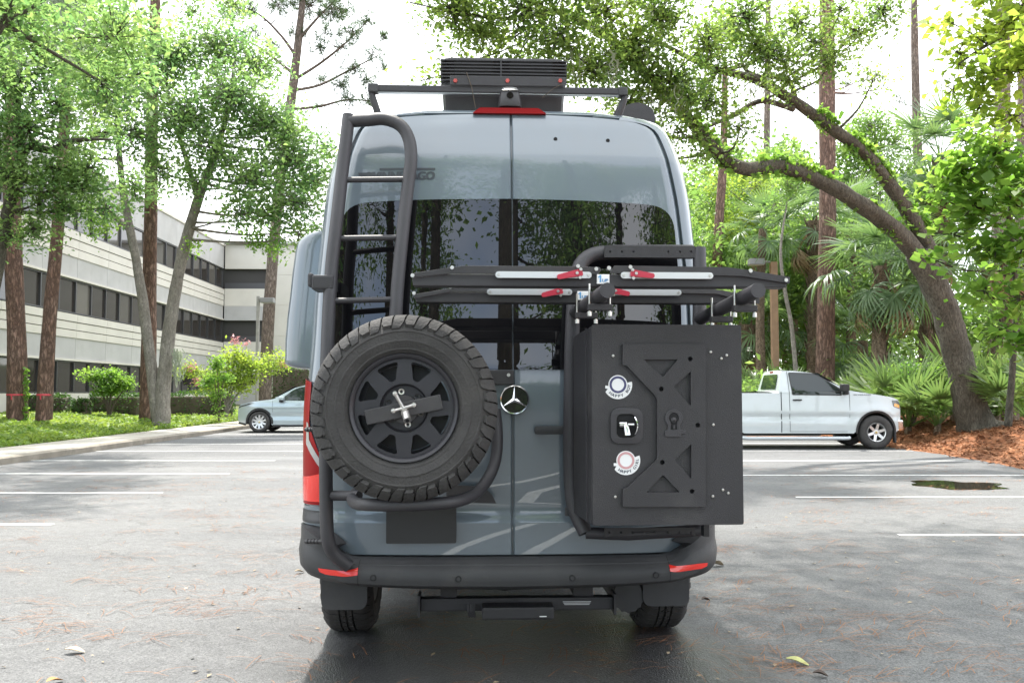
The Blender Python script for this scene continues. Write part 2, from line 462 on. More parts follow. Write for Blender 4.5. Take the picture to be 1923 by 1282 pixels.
    ad = N.new('ShaderNodeMath'); ad.operation = 'ADD'; L.new(vo.outputs['Distance'], ad.inputs[0]); L.new(nz(60, 3), ad.inputs[1])
    L.new(ad.outputs[0], bp.inputs['Height']); L.new(bp.outputs[0], b.inputs['Normal'])
    return m
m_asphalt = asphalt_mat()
m_soil = mat('soil', (0.09, 0.065, 0.04), 0.95, var=0.4, vscale=1.2, bump=0.5, bscale=9)
m_white = mat('line_paint', (0.72, 0.72, 0.70), 0.7, var=0.1, vscale=30, dirt=(0.25, 0.25, 0.25), dirt_amt=0.75, dscale=14)
m_conc = mat('concrete', (0.40, 0.37, 0.32), 0.85, var=0.18, vscale=2.5, bump=0.3, bscale=50, dirt=(0.2, 0.17, 0.13), dirt_amt=0.5, dscale=1.6)
m_straw = mat('pine_straw', (0.34, 0.135, 0.055), 0.95, var=0.45, vscale=5, bump=1.0, bscale=45, dirt=(0.13, 0.055, 0.03), dirt_amt=0.7, dscale=2.5)
m_turf = mat('lawn_soil', (0.085, 0.11, 0.03), 0.95, var=0.4, vscale=1.5, bump=0.6, bscale=25, dirt=(0.15, 0.075, 0.04), dirt_amt=0.6, dscale=0.7)

MB().add([(-400, -400, -0.06), (400, -400, -0.06), (400, 400, -0.06), (-400, 400, -0.06)], [(0, 1, 2, 3)]).build('ground', m_soil, smooth=0, fix=False)['kind'] = 'structure'
LOT_L, LOT_R, LOT_B = -9.95, 9.9, 44.0
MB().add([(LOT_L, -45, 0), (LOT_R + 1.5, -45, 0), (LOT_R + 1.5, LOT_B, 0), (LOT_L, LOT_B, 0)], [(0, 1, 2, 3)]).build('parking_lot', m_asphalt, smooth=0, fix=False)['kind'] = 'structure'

def slant_line(x0, y0, x1, y1, w=0.12):
    d = Vector((x1 - x0, y1 - y0, 0)).normalized(); n = Vector((-d.y, d.x, 0)) * w / 2; z = Vector((0, 0, .004))
    a, b = Vector((x0, y0, 0)) + z, Vector((x1, y1, 0)) + z
    MB().add([a - n, b - n, b + n, a + n], [(0, 1, 2, 3)]).build('parking_line', m_white, smooth=0, fix=False)['kind'] = 'structure'
slant_line(-.5, 2.3, 2.2, -3.5); slant_line(.2, 2.4, 3.1, -3.6, .13)
def line_piece(x0, x1, y, w=0.10):
    n = 26; V = []; rr = random.Random(int(y * 100) + int(x0 * 10))
    for i in range(n + 1):
        x = x0 + (x1 - x0) * i / n
        V += [(x, y - w / 2 + rr.uniform(-.006, .006), 0.004), (x, y + w / 2 + rr.uniform(-.006, .006), 0.004)]
    Fq = [(2 * i, 2 * i + 2, 2 * i + 3, 2 * i + 1) for i in range(n)]
    o = MB().add(V, Fq).build('parking_line', m_white, smooth=0, fix=False); o['kind'] = 'structure'
for k in range(-7, 12): line_piece(-9.9, -4.72, 9.39 + 2.92 * k)
for k in range(-6, 6):
    line_piece(3.68, 9.35, 8.70 + 3.13 * k)

# walkway and kerb along the left of the lot
def kerb_x(y): return -9.55 - 0.013 * (y - 15) - 0.0004 * (y - 15) ** 2
ys = np.arange(-45, 44.1, 1.0)
k = MB(); p_ = MB()
prof = [(0.0, -0.05), (0.012, 0.115), (-0.02, 0.142), (-0.17, 0.147), (-0.171, -0.02)]
V = [(kerb_x(y) + a, y, z) for y in ys for (a, z) in prof]
n5 = 5
Fq = [(i * n5 + j, i * n5 + j + 1, (i + 1) * n5 + j + 1, (i + 1) * n5 + j) for i in range(len(ys) - 1) for j in range(n5 - 1)]
o = k.add(V, Fq).build('kerb', mat('kerb_concrete', (0.26, 0.23, 0.19), 0.9, var=0.25, vscale=4, bump=0.4, bscale=40, dirt=(0.12, 0.1, 0.08), dirt_amt=0.6, dscale=2.0), smooth=30); o['kind'] = 'structure'
path = empty('path', (0, 0, 0), kind='structure')
for j, y0 in enumerate(np.arange(-45, 42, 3.0)):
    q = MB(); V = []
    yy = np.linspace(y0 + 0.006, y0 + 2.994, 4)
    for y in yy:
        for (a, z) in ((-0.178, 0.02), (-0.178, 0.143), (-0.2, 0.148), (-1.5, 0.158), (-1.53, 0.15), (-1.53, 0.02)):
            V.append((kerb_x(y) + a, y, z + 0.003 * math.sin(j * 2.7)))
    Fq = [(i * 6 + b, i * 6 + b + 1, (i + 1) * 6 + b + 1, (i + 1) * 6 + b) for i in range(3) for b in range(5)] + [(0, 1, 2, 3, 4, 5), (23, 22, 21, 20, 19, 18)]
    q.add(V, Fq).build('slab', m_conc, path, smooth=30)

def sst(t): t = min(1, max(0, t)); return t * t * (3 - 2 * t)
def lawn_z(x, y):
    e = kerb_x(y) - 1.5
    t = sst((e - x) / 7.5)
    return 0.13 + 0.40 * t + 0.03 * mnoise.noise(Vector((x * .5, y * .5, 0)))
def heightfield(name, xf, ny, nx, y0, y1, zf, m):
    V = []; 
    for i in range(ny + 1):
        y = y0 + (y1 - y0) * i / ny
        xa, xb = xf(y)
        for j in range(nx + 1):
            x = xa + (xb - xa) * (j / nx) ** 1.4
            V.append((x, y, zf(x, y)))
    Fq = np.array([(i * (nx + 1) + j, i * (nx + 1) + j + 1, (i + 1) * (nx + 1) + j + 1, (i + 1) * (nx + 1) + j) for i in range(ny) for j in range(nx)])
    me = np_mesh(name, np.array(V), Fq)
    o = link(name, me, m, None, 180); o['kind'] = 'structure'
    return o
heightfield('lawn', lambda y: (kerb_x(y) - 1.52, -60), 90, 40, -45, 75, lawn_z, m_turf)
heightfield('lawn', lambda y: (-9.9, 4.0), 4, 30, 44.0, 75, lambda x, y: 0.05, m_turf)

def bed_t(x, y):
    e = LOT_R - 0.45 - 0.075 * max(0, 20 - y) + 0.25 * mnoise.noise(Vector((y * .35, 3.3, 0))) + 0.10 * mnoise.noise(Vector((y * 1.6, 1.3, 0)))
    a = (x - e) / 2.6
    yb = 27.2 + 0.4 * mnoise.noise(Vector((x * .4, 9.1, 0)))
    b = (y - yb) / 3.0
    return max(a, b) if x > 3.2 else min(b, (x - 0.5) / 2.6 + 0.3)
def bed_z(x, y):
    t = bed_t(x, y)
    if t < 0: return max(-0.05, 0.06 * t)
    return 0.52 * sst(t) + 0.035 * mnoise.noise(Vector((x * .9, y * .9, 5))) * min(1, t * 3) + 0.02 * min(1, t * 5)
V = []; nx, ny = 150, 200
xs_ = 0.5 + (60 - 0.5) * (np.linspace(0, 1, nx + 1) ** 1.8); ys_ = np.concatenate([np.linspace(-30, 8, 40), np.linspace(8.3, 34, 120), np.linspace(35, 85, 41)])
for y in ys_:
    for x in xs_: V.append((x, y, bed_z(x, y)))
nyy = len(ys_)
Fq = [(i * (nx + 1) + j, i * (nx + 1) + j + 1, (i + 1) * (nx + 1) + j + 1, (i + 1) * (nx + 1) + j) for i in range(nyy - 1) for j in range(nx)]
Fq = [f for f in Fq if max(V[a][2] for a in f) > -0.001]
o = link('pine_straw_bed', np_mesh('pine_straw_bed', np.array(V), np.array(Fq)), m_straw, None, 180); o['kind'] = 'structure'

# puddle: a shallow film of water on the asphalt
pc = P(1775, 912, 13.0); pc = G(1800, 911)
lp = []
for i in range(40):
    a = 2 * math.pi * i / 40; r = 1 + 0.45 * mnoise.noise(Vector((math.cos(a) * 1.6, math.sin(a) * 1.6, 2.0))) + .14 * mnoise.noise(Vector((math.cos(a) * 5, math.sin(a) * 5, 7.0)))
    lp.append((pc.x + 0.62 * r * math.cos(a), pc.y + 0.62 * r * math.sin(a), 0.006))
o = MB().add(lp, [tuple(range(40))]).build('puddle', mat('water', (0.02, 0.02, 0.015), 0.03, spec=0.6), smooth=0, fix=False); o['kind'] = 'structure'

# ------------------------------------------------------------------ office building
def build_office():
    YC = 64.6; XC = -20.7
    root = empty('office_building', (XC, YC, 0.5), R(1.5), 'long three storey cream and grey office building with dark ribbon windows', 'building')
    inv = Matrix.LocRotScale(Vector((XC, YC, 0.5)), Matrix.Rotation(R(1.5), 3, 'Z'), None).inverted()
    m_cream = mat('cream_panel', (0.60, 0.57, 0.51), 0.8, var=0.08, vscale=0.5, bump=0.1, bscale=30, dirt=(0.50, 0.46, 0.39), dirt_amt=0.4, dscale=0.7)
    m_grey = mat('grey_stucco', (0.44, 0.432, 0.42), 0.9, var=0.1, vscale=0.6, bump=0.3, bscale=45, dirt=(0.33, 0.32, 0.30), dirt_amt=0.5, dscale=0.5)
    m_tow = mat('tower_panel', (0.54, 0.515, 0.46), 0.85, var=0.07, vscale=0.5, bump=0.15, bscale=40)
    m_fr = mat('window_frame', (0.10, 0.10, 0.105), 0.4, metal=0.6)
    m_gl = mat('office_glass', (0.035, 0.030, 0.027), 0.05, spec=0.5, objvar=(0.13, 0.12, 0.105))
    m_in = mat('office_core', (0.05, 0.048, 0.045), 0.8)
    L = 46.0                                    # facade runs back towards the camera along local -y; faces local +x
    dz = -0.5
    # z of the bands (world): ground windows 1.35-2.79, spandrel, row two 4.98-6.52, spandrel, row three 8.8-10.23, parapet 12
    MB().box(-16, -0.28, -L, 0, 0.3 + dz, 11.7 + dz).build('core', m_in, root, 0)
    MB().box(-0.25, 0.0, -L, 0, 0.2 + dz, 1.33 + dz).build('plinth', m_cream, root, 0)
    def row(x, za, zb, nm, m, n=14):
        w = L / n; o = MB().box(-0.27, x, -w + 0.012, -0.004, za, zb).build(nm, m, root, 0)
        for i in range(1, n):
            c = o.copy(); COL.objects.link(c); c.location = (0, -w * i, 0)
        MB().box(-0.272, x - 0.03, -L, -0.001, za + .001, zb - .001).build('joint_backing', m_in, root, 0)
    def band(z0, z1, split, zc_top):
        # grey stucco below, three cream strips above with grooves between them
        row(0.0, z0 + 0.1, split, 'stucco_panel', m_grey)
        MB().box(-0.27, 0.09, -L, -0.002, z0, z0 + 0.098).build('drip_edge', m_cream, root, 0)
        n = 3; h = (z1 - split) / n
        for i in range(n):
            row(0.045 + 0.03 * (i == n - 1), split + 0.002 + i * h, split + (i + 1) * h - 0.035, 'cream_panel', m_cream)
    band(2.79 + dz, 4.96 + dz, 3.85 + dz, 0); band(6.52 + dz, 8.78 + dz, 7.55 + dz, 0)
    row(0.0, 10.25 + dz, 11.85 + dz, 'parapet_panel', m_grey)
    MB().box(-0.5, 0.07, -L, -0.002, 11.852 + dz, 12.0 + dz).build('coping', m_cream, root, 0)
    n = 28; w = L / n
    def win(z0, z1):
        fr = MB(); t = 0.05
        fr.box(-0.16, -0.03, -w + 0.004, -0.004, z0, z0 + t).box(-0.16, -0.03, -w + 0.004, -0.004, z1 - t, z1)
        fr.box(-0.15, -0.02, -w + 0.004, -w + 0.045, z0 + t, z1 - t).box(-0.15, -0.02, -0.045, -0.004, z0 + t, z1 - t)
        f = fr.build('window', m_fr, root, 0)
        MB().box(-0.13, -0.11, -w + 0.045, -0.045, z0 + t, z1 - t).build('pane', m_gl, f, 0)
        return f
    for z0, z1 in ((1.35 + dz, 2.77 + dz), (4.98 + dz, 6.5 + dz), (8.8 + dz, 10.23 + dz)):
        f = win(z0, z1)
        for i in range(1, n):
            c = copy_tree(f, root); c.location = (0, -w * i, 0)
    # a wing closing the corner, with open galleries, then a blank stair tower, both facing the lot's near end
    x1 = 3.15
    for z0, z1, nm, m in ((0.2, 1.9, 'stucco_band', m_grey), (2.62, 3.84, 'stucco_band', m_grey), (3.85, 4.98, 'cream_strip', m_cream), (6.52, 7.54, 'stucco_band', m_grey), (7.55, 8.8, 'cream_strip', m_cream), (10.23, 11.98, 'stucco_band', m_tow)):
        MB().box(0.06, x1, 0.1, 0.35, z0 + dz, z1 + dz).build(nm, m, root, 0)
    for z0, z1 in ((4.98, 6.52), (8.8, 10.23)):
        MB().box(0.0, x1, 2.2, 2.3, z0 + dz, z1 + dz).build('gallery_wall', mat('gallery_wall', (0.34, 0.25, 0.18), 0.9, var=0.1), root, 0)
        MB().box(0.05, x1, 0.15, 0.2, z0 + dz, z0 + 0.42 + dz).build('gallery_rail', m_fr, root, 0)
        MB().box(0.05, x1, 0.3, 2.2, z1 + 0.01 + dz, z1 + 0.1 + dz).build('gallery_ceiling', mat('gallery_ceiling', (0.3, 0.24, 0.19), 0.9), root, 0)
        MB().box(0.05, x1, 0.36, 2.2, z0 - 0.1 + dz, z0 - 0.01 + dz).build('gallery_floor', m_grey, root, 0)
    MB().box(0.06, x1, 0.3, 0.34, 1.9 + dz, 2.62 + dz).build('pane', m_gl, root, 0)
    MB().box(x1 + 0.002, 14.5, 0.02, 12, 0.2 + dz, 12.0 + dz).build('stair_tower', m_tow, root, 0)
    MB().box(0.0, 14.9, -0.25, 12.3, 12.02 + dz, 12.22 + dz).build('roof_overhang', m_grey, root, 0)
    MB().box(-14, x1, 0.36, 14, 0.2 + dz, 12.0 + dz).build('rear_wing', m_in, root, 0)
    for z in (0.9, 3.2, 5.4, 7.6, 9.8):
        MB().box(x1 + 0.01, 14.49, 0.002, 0.019, z + dz + 0.02, z + dz + 2.16).build('tower_panel', m_tow, root, 0)
build_office()

# lamp posts
def lamp_post(px, ptop, pbase, Y, hx0, hx1, hy, col, label, w=0.13):
    b = P(px, pbase, Y); b.z = 0.12
    t = P(px, ptop, Y)
    root = empty('lamp_post', b, 0, label, 'lamp post', 'lamp posts round the parking lot')
    MB().box(-w / 2, w / 2, -w / 2, w / 2, -0.2, t.z - b.z).build('pole', col, root, 0, bevel=0.01)
    a, c = P(hx0, hy, Y) - b, P(hx1, hy, Y) - b
    lo, hi = min(a.x, c.x), max(a.x, c.x)
    MB().box(lo, hi, -0.2, 0.2, a.z - 0.11, a.z + 0.11).build('lamp_head', mat('lamp_head_grey', (0.22, 0.22, 0.22), 0.5), root, 0, bevel=0.02)
    x0 = w / 2 if lo > 0 else -w / 2
    e = lo if lo > 0 else hi
    MB().tube([(x0, 0, a.z), (e, 0, a.z)], 0.04, 8).build('arm', mat('lamp_head_grey', (0.22, 0.22, 0.22)), root)
    MB().box(lo + 0.04, hi - 0.04, -0.16, 0.16, a.z - 0.125, a.z - 0.111).build('lens', mat('lamp_lens', (0.5, 0.5, 0.48), 0.3), root, 0)
lamp_post(482, 556, 750, 40.0, 490, 515, 564, mat('post_grey', (0.30, 0.29, 0.27), 0.7, var=0.1), 'slim grey lamp post with shoebox head beside the tall pine near the silver car')
lamp_post(1457, 492, 770, 33.0, 1406, 1434, 492, mat('post_brown', (0.26, 0.165, 0.10), 0.8, var=0.15, vscale=3), 'brown lamp post behind the white pickup, head half hidden by the bike trays', 0.24)
# ================================================================== PLANTS
m_oakbark = bark_mat('oak_bark', (0.095, 0.085, 0.062), (0.165, 0.148, 0.115), (0.045, 0.038, 0.029), 18, 6.0, .8, cells=False)
m_oakgrey = bark_mat('oak_bark_grey', (0.20, 0.18, 0.15), (0.30, 0.275, 0.24), (0.13, 0.118, 0.10), 16, 7.0, 0.5, cells=False)
m_pinebark = bark_mat('pine_bark', (0.24, 0.135, 0.095), (0.33, 0.215, 0.17), (0.10, 0.058, 0.042), 13, 3.2, 1.0, edge=.3)
m_palmbark = bark_mat('palm_bark', (0.16, 0.115, 0.075), (0.28, 0.21, 0.14), (0.07, 0.05, 0.03), 14, 10.0, 0.9, cells=False)
m_twig = mat('twig', (0.10, 0.08, 0.06), 0.9)
lf_oak = leaf_mat('oak_leaf', (0.050, 0.110, 0.050), (0.15, 0.21, 0.075), (0.16, 0.34, 0.10), (0.44, 0.58, 0.14), .52)
lf_oakr = leaf_mat('live_oak_leaf', (0.045, 0.090, 0.030), (0.135, 0.18, 0.05), (0.14, 0.27, 0.05), (0.44, 0.54, 0.10), .52)
lf_bright = leaf_mat('bright_leaf', (0.055, 0.125, 0.022), (0.12, 0.20, 0.04), (0.18, 0.40, 0.04), (0.42, 0.58, 0.09), 0.5)
lf_yellow = leaf_mat('yellow_green_leaf', (0.10, 0.165, 0.025), (0.18, 0.235, 0.04), (0.34, 0.50, 0.05), (0.56, 0.64, 0.09), 0.5)
lf_wood = leaf_mat('woodland_leaf', (0.055, 0.11, 0.03), (0.13, 0.20, 0.055), (0.18, 0.36, 0.06), (0.42, 0.56, 0.12), .5)
lf_pine = leaf_mat('pine_needle', (0.03, 0.065, 0.03), (0.07, 0.11, 0.045), (0.06, 0.12, 0.04), (0.14, 0.2, 0.06), 0.35)
lf_hedge = leaf_mat('hedge_leaf', (0.02, 0.05, 0.012), (0.06, 0.11, 0.03), (0.05, 0.14, 0.02), (0.16, 0.28, 0.05), 0.35)
lf_cover = leaf_mat('ground_cover_leaf', (0.09, 0.17, 0.03), (0.21, 0.28, 0.06), (0.22, 0.38, 0.04), (0.45, 0.52, 0.08), 0.4)
lf_palm = leaf_mat('palm_leaf', (0.06, 0.115, 0.06), (0.11, 0.17, 0.085), (0.11, 0.22, 0.06), (0.24, 0.34, 0.09), 0.4, 0.4)
lf_palmy = leaf_mat("palmetto_leaf", (0.055, 0.10, 0.035), (0.11, 0.155, 0.05), (0.11, 0.22, 0.05), (0.26, 0.34, 0.08), 0.4, 0.4)
lf_dead = leaf_mat('dead_frond', (0.20, 0.14, 0.075), (0.30, 0.215, 0.125), (0.16, 0.10, 0.05), (0.26, 0.17, 0.08), 0.25)
lf_moss = leaf_mat('moss', (0.22, 0.25, 0.18), (0.34, 0.36, 0.27), (0.2, 0.24, 0.15), (0.3, 0.33, 0.22), 0.4, 0.9)
lf_pink = leaf_mat('pink_flower', (0.55, 0.22, 0.25), (0.7, 0.38, 0.38), (0.5, 0.2, 0.2), (0.6, 0.3, 0.3), 0.3)

def leaf_quads(C, size, rng, aspect=0.5, up=0.35, droop=None, sv=0.5, base_n=None):
    n = len(C)
    N = rng.normal(size=(n, 3)); N[:, 2] += up * 2
    if base_n is not None: N = N * .55 + base_n * 1.3
    N /= np.linalg.norm(N, axis=1)[:, None]
    T = rng.normal(size=(n, 3))
    if droop is not None: T[:, 2] -= droop
    T -= N * np.sum(T * N, axis=1)[:, None]; T /= np.linalg.norm(T, axis=1)[:, None] + 1e-9
    B = np.cross(N, T)
    s = size * (1 + sv * rng.uniform(-1, 1, n))[:, None]
    cup = N * s * 0.10
    v0 = C - T * s * .5; v1 = C + B * s * aspect * .5 + cup; v2 = C + T * s * .5; v3 = C - B * s * aspect * .5 + cup
    V = np.stack([v0, v1, v2, v3], 1).reshape(-1, 3)
    return V, np.arange(4 * n, dtype=np.int32).reshape(n, 4)

def sample_blobs(blobs, n_tw, per, tw_r, rng, shell=2.2, flat=0.8):
    w = np.array([max(b[1]) ** 2.2 if isinstance(b[1], tuple) else b[1] ** 2.2 for b in blobs]); w /= w.sum()
    idx = rng.choice(len(blobs), size=n_tw, p=w)
    cen = np.array([tuple(blobs[i][0]) for i in idx])
    rad = np.array([blobs[i][1] if isinstance(blobs[i][1], tuple) else (blobs[i][1],) * 3 for i in idx])
    d = rng.normal(size=(n_tw, 3)); d /= np.linalg.norm(d, axis=1)[:, None]
    r = rng.uniform(0.05, 1, n_tw) ** (1 / shell)
    tc = cen + d * r[:, None] * rad
    L = np.repeat(tc, per, 0) + rng.normal(size=(n_tw * per, 3)) * tw_r * np.array([1, 1, flat])
    return idx, tc, L

def needle_tufts(tc, length, rng, per=14, w=0.012):
    n = len(tc) * per
    C = np.repeat(tc, per, 0)
    D = rng.normal(size=(n, 3)); D[:, 2] += 0.5; D /= np.linalg.norm(D, axis=1)[:, None]
    ln = length * rng.uniform(0.7, 1.1, n)[:, None]
    B = np.cross(D, rng.normal(size=(n, 3))); B /= np.linalg.norm(B, axis=1)[:, None]
    v0 = C - B * w * .5; v1 = C + B * w * .5; v2 = C + D * ln + B * w * .25; v3 = C + D * ln - B * w * .25
    return np.stack([v0, v1, v2, v3], 1).reshape(-1, 3), np.arange(4 * n, dtype=np.int32).reshape(n, 4)

def tree(name, label, cat, group, paths, blobs, lmat, bmat, n_tw=300, per=30, leaf=0.09, tw_r=0.28, seed=1, aspect=0.5, limbs=True, twigs=True,
         shell=2.2, needles=False, limb_r=0.05, extra=None, n=10, moss=None, trough=0.12, up=0.35, droop=None, twig_every=1, part_names=None, twig_r=.014):
    """paths: [(points, radii)], the first is the trunk (world coordinates); blobs: [(centre, radius)]"""
    rng = np.random.default_rng(seed); base = Vector(paths[0][0][0])
    root = empty(name, base, 0, label, cat, group)
    nodes = []
    part_names = part_names or ['trunk'] + ['limb'] * (len(paths) - 1)
    built = []
    for i, (pts, rad) in enumerate(paths):
        sp = smoothpath(pts, 7)
        q = MB().tube([p - base for p in sp], rad, n=n, rough=trough, cap=True)
        if i == 0:
            pass
        built.append((q, part_names[i]))
        m = len(sp)
        for j, p in enumerate(sp):
            if j >= m * 0.3 or i > 0: nodes.append((p, float(np.interp(j / (m - 1), np.linspace(0, 1, len(rad)), rad))))
    idx = tc = None
    if blobs:
        idx, tc, Lp = sample_blobs(blobs, n_tw, per, tw_r, rng, shell)
    bt = MB()
    if blobs and limbs:
        for (c, r) in blobs:
            c = Vector(c); rr = max(r) if isinstance(r, tuple) else r
            best = min(nodes, key=lambda q: (q[0] - c).length + max(0, q[0].z - c.z + 0.2) * 1.5)
            a = best[0]; dv = c - a
            mid = a + dv * 0.5 + Vector((rng.uniform(-.15, .15), rng.uniform(-.15, .15), -0.06)) * dv.length
            r0 = min(best[1] * 0.6, limb_r + 0.006 * dv.length)
            bt.tube([p - base for p in smoothpath([a, mid, c], 5)], [r0, r0 * .6, 0.012], n=6, rough=0.15)
    if blobs and twigs:
        for t in range(0, len(tc), twig_every):
            c = Vector(blobs[idx[t]][0]); e = Vector(tc[t])
            s = c.lerp(e, 0.12); mid = s.lerp(e, 0.55) + Vector(rng.normal(size=3) * 0.07 * (e - s).length)
            bt.tube([p - base for p in (s, mid, e)], [twig_r, twig_r * .7, .005], n=3, cap=False)
    for i, (q, nm) in enumerate(built):
        if i == 0 and bt.v: q.add(bt.v, bt.f)
        q.build(nm, bmat, root, 180, fix=False)
    if blobs:
        if needles: V, Fq = needle_tufts(tc, leaf, rng, per, aspect)
        else:
            tn = rng.normal(size=(len(tc), 3)); tn[:, 2] = np.abs(tn[:, 2]) + .3; tn /= np.linalg.norm(tn, axis=1)[:, None]
            V, Fq = leaf_quads(Lp, leaf, rng, aspect, up, droop, base_n=np.repeat(tn, per, 0))
        link('crown', np_mesh('crown', V - np.array(base), Fq), lmat, root, 0)
    for (nm, bl, lm, nt, pr, lf, tr) in (extra or []):
        _, t2, L2 = sample_blobs(bl, nt, pr, tr, rng, 2.0)
        V, Fq = leaf_quads(L2, lf, rng, 0.6, up)
        link(nm, np_mesh(nm, V - np.array(base), Fq), lm, root, 0)
    if moss:
        hang = []
        for (p, ln, k, sp) in moss:
            for _ in range(k):
                x = Vector(p) + Vector((rng.uniform(-sp, sp), rng.uniform(-sp, sp), rng.uniform(-.1, .1)))
                l = ln * rng.uniform(.4, 1.0); segs = 6; w = rng.uniform(0.01, 0.025)
                pr = [x + Vector((0.05 * rng.normal(), 0.05 * rng.normal(), -l * s / segs)) for s in range(segs + 1)]
                hang.append((pr, w))
        V = []; Fq = []
        for pr, w in hang:
            o = len(V); m = len(pr)
            for i, p in enumerate(pr):
                ww = w * (1 - 0.7 * i / (m - 1))
                V += [tuple(p + Vector((-ww, 0, 0)) - base), tuple(p + Vector((ww, 0.01, 0)) - base)]
            Fq += [(o + 2 * i, o + 2 * i + 1, o + 2 * i + 3, o + 2 * i + 2) for i in range(m - 1)]
        link('hanging_moss', np_mesh('hanging_moss', np.array(V), np.array(Fq)), lf_moss, root, 0)['kind'] = 'stuff'
    return root

def B(px, py, Y, rpx, sq=0.85):
    r = rpx * Y / F
    return (P(px, py, Y), (r, r, r * sq))
def PP(lst, Y):
    return [P(a, b, Y if len(c) == 0 else c[0]) for (a, b, *c) in lst]

# ---------------- left: pines with red ribbons, the twin-stemmed oak, the oak at the frame's edge
def ribbon(root, pt, r):
    b = root.location
    MB().lathe([(r * 1.03, -0.03), (r * 1.06, 0.0), (r * 1.03, 0.03)], 20, M=Matrix.Translation(Vector(pt) - Vector(b)) @ Matrix.Rotation(R(90), 4, 'X'), closed=True).build('ribbon', mat('ribbon_red', (0.55, 0.06, 0.08), 0.6), root)
    MB().box(-0.02, 0.02, -r * 1.09, -r * 1.06, -0.16, 0.0, Matrix.Translation(Vector(pt) - Vector(b))).build('ribbon_end', mat('ribbon_red', (0.55, 0.06, 0.08)), root, 0)

Y = 30
t1 = tree('pine_tree', 'thick straight pine with a red ribbon, leftmost on the lawn', 'tree', 'pines on the lawn by the offices',
     [(PP([(33, 800), (31, 640), (24, 430), (22, 300), (28, 100), (34, -150), (40, -420)], Y), [.34, .29, .27, .26, .24, .2, .1])],
     [B(20, -330, Y, 150), B(90, -420, 31, 130), B(-60, -250, 29, 130)], lf_pine, m_pinebark, 150, 14, .28, .3, 11, aspect=.014, needles=True, trough=.07, n=16)
ribbon(t1, P(32, 741, Y), .305)
t2 = tree('pine_tree', 'slender pine with a red ribbon, leaning right beside the thick pine', 'tree', 'pines on the lawn by the offices',
     [(PP([(82, 800), (90, 640), (104, 480), (116, 330), (122, 200), (128, -60), (134, -380)], Y), [.27, .225, .20, .185, .17, .15, .08])],
     [B(150, -330, Y, 140), B(90, -200, 31, 110), B(200, -240, 29, 110)], lf_pine, m_pinebark, 150, 14, .28, .3, 12, aspect=.014, needles=True, trough=.07, n=16)
ribbon(t2, P(84, 741, Y), .245)
# ivy climbing the right side of the thick pine
rng = np.random.default_rng(5)
iv = np.array([tuple(P(49 + rng.normal() * 2.5, y, 29.75 + rng.normal() * .05)) for y in rng.uniform(690, 800, 260)])
V, Fq = leaf_quads(iv, .10, rng, .8)
o = link('ivy', np_mesh('ivy', V - np.array(t1.location), Fq), lf_bright, t1, 0)
t3 = tree('pine_tree', 'upright pine trunk rising between the two stems of the grey oak', 'tree', 'pines on the lawn by the offices',
     [(PP([(277, 792), (280, 600), (283, 400), (286, 200), (291, 30), (296, -200), (300, -420)], 33), [.30, .25, .23, .21, .19, .16, .1])],
     [B(300, -340, 33, 140), B(230, -240, 34, 110), B(370, -260, 32, 110)], lf_pine, m_pinebark, 150, 14, .28, .3, 13, aspect=.014, needles=True, trough=.07, n=16)

Y = 31
ob = [B(*b) for b in ((150, 110, 31, 62), (215, 60, 32, 70), (190, 190, 30, 66), (270, 140, 31, 75), (250, 250, 30, 60), (330, 110, 31, 62), (345, 220, 30, 72), (300, 320, 31, 50),
      (410, 90, 31, 66), (430, 180, 30, 76), (405, 280, 30, 68), (480, 120, 32, 56), (500, 230, 31, 70), (470, 330, 30, 64), (545, 300, 31, 62), (560, 380, 31, 56), (500, 400, 31, 40),
      (590, 340, 32, 46), (610, 280, 32, 30), (560, 440, 31, 34), (640, 330, 32, 24), (540, 250, 31, 50), (450, 400, 30, 40), (140, 280, 31, 44), (120, 40, 31, 60), (360, 20, 32, 30), (440, 10, 33, 34), (160, 370, 30.5, 30), (370, 345, 30, 40), (600, 430, 32, 26))]
tree('oak_tree', 'grey twin stemmed oak with broad green crown left of the van', 'tree', None,
     [(PP([(303, 800), (304, 770), (309, 700), (321, 600), (334, 520), (350, 450), (372, 375), (400, 300), (430, 200), (440, 110)], Y), [.32, .27, .235, .22, .19, .19, .16, .12, .08, .03]),
      (PP([(296, 790), (284, 690), (270, 580), (258, 500), (244, 430), (230, 350), (222, 260), (215, 140)], Y), [.20, .185, .175, .15, .14, .115, .09, .03]),
      (PP([(240, 430), (215, 405), (185, 390), (160, 370)], Y), [.09, .075, .05, .02]),
      (PP([(372, 375), (350, 300), (325, 220), (310, 140)], Y), [.10, .085, .06, .03])],
     ob, lf_oak, m_oakgrey, 2050, 18, .16, .36, 21, limb_r=.035, shell=1.5, twig_r=.02, aspect=.5, trough=.14, n=14, twig_every=1,
     extra=[('sprig', [B(190, 425, 30.5, 26), B(165, 410, 30.5, 18), B(360, 462, 30.8, 24), B(515, 462, 31, 30), B(490, 455, 31, 20)], lf_bright, 46, 22, .12, .18)],
     moss=[(P(338, 660, 30.7), 1.2, 26, .22)])
eb = [B(*b) for b in ((30, 40, 24, 66), (95, 110, 25, 62), (30, 150, 24, 66), (110, 200, 25, 56), (55, 240, 24, 60), (20, 330, 24, 52), (110, 320, 25, 54), (165, 320, 25, 46), (70, 380, 25, 36),
      (190, 250, 26, 40), (120, 390, 25.5, 40), (60, 430, 25, 36), (200, 390, 26, 36), (250, 350, 27, 40), (150, 350, 25, 44), (-50, 240, 24, 90), (-70, 80, 24, 100), (110, 10, 24, 46), (20, 440, 25, 26))]
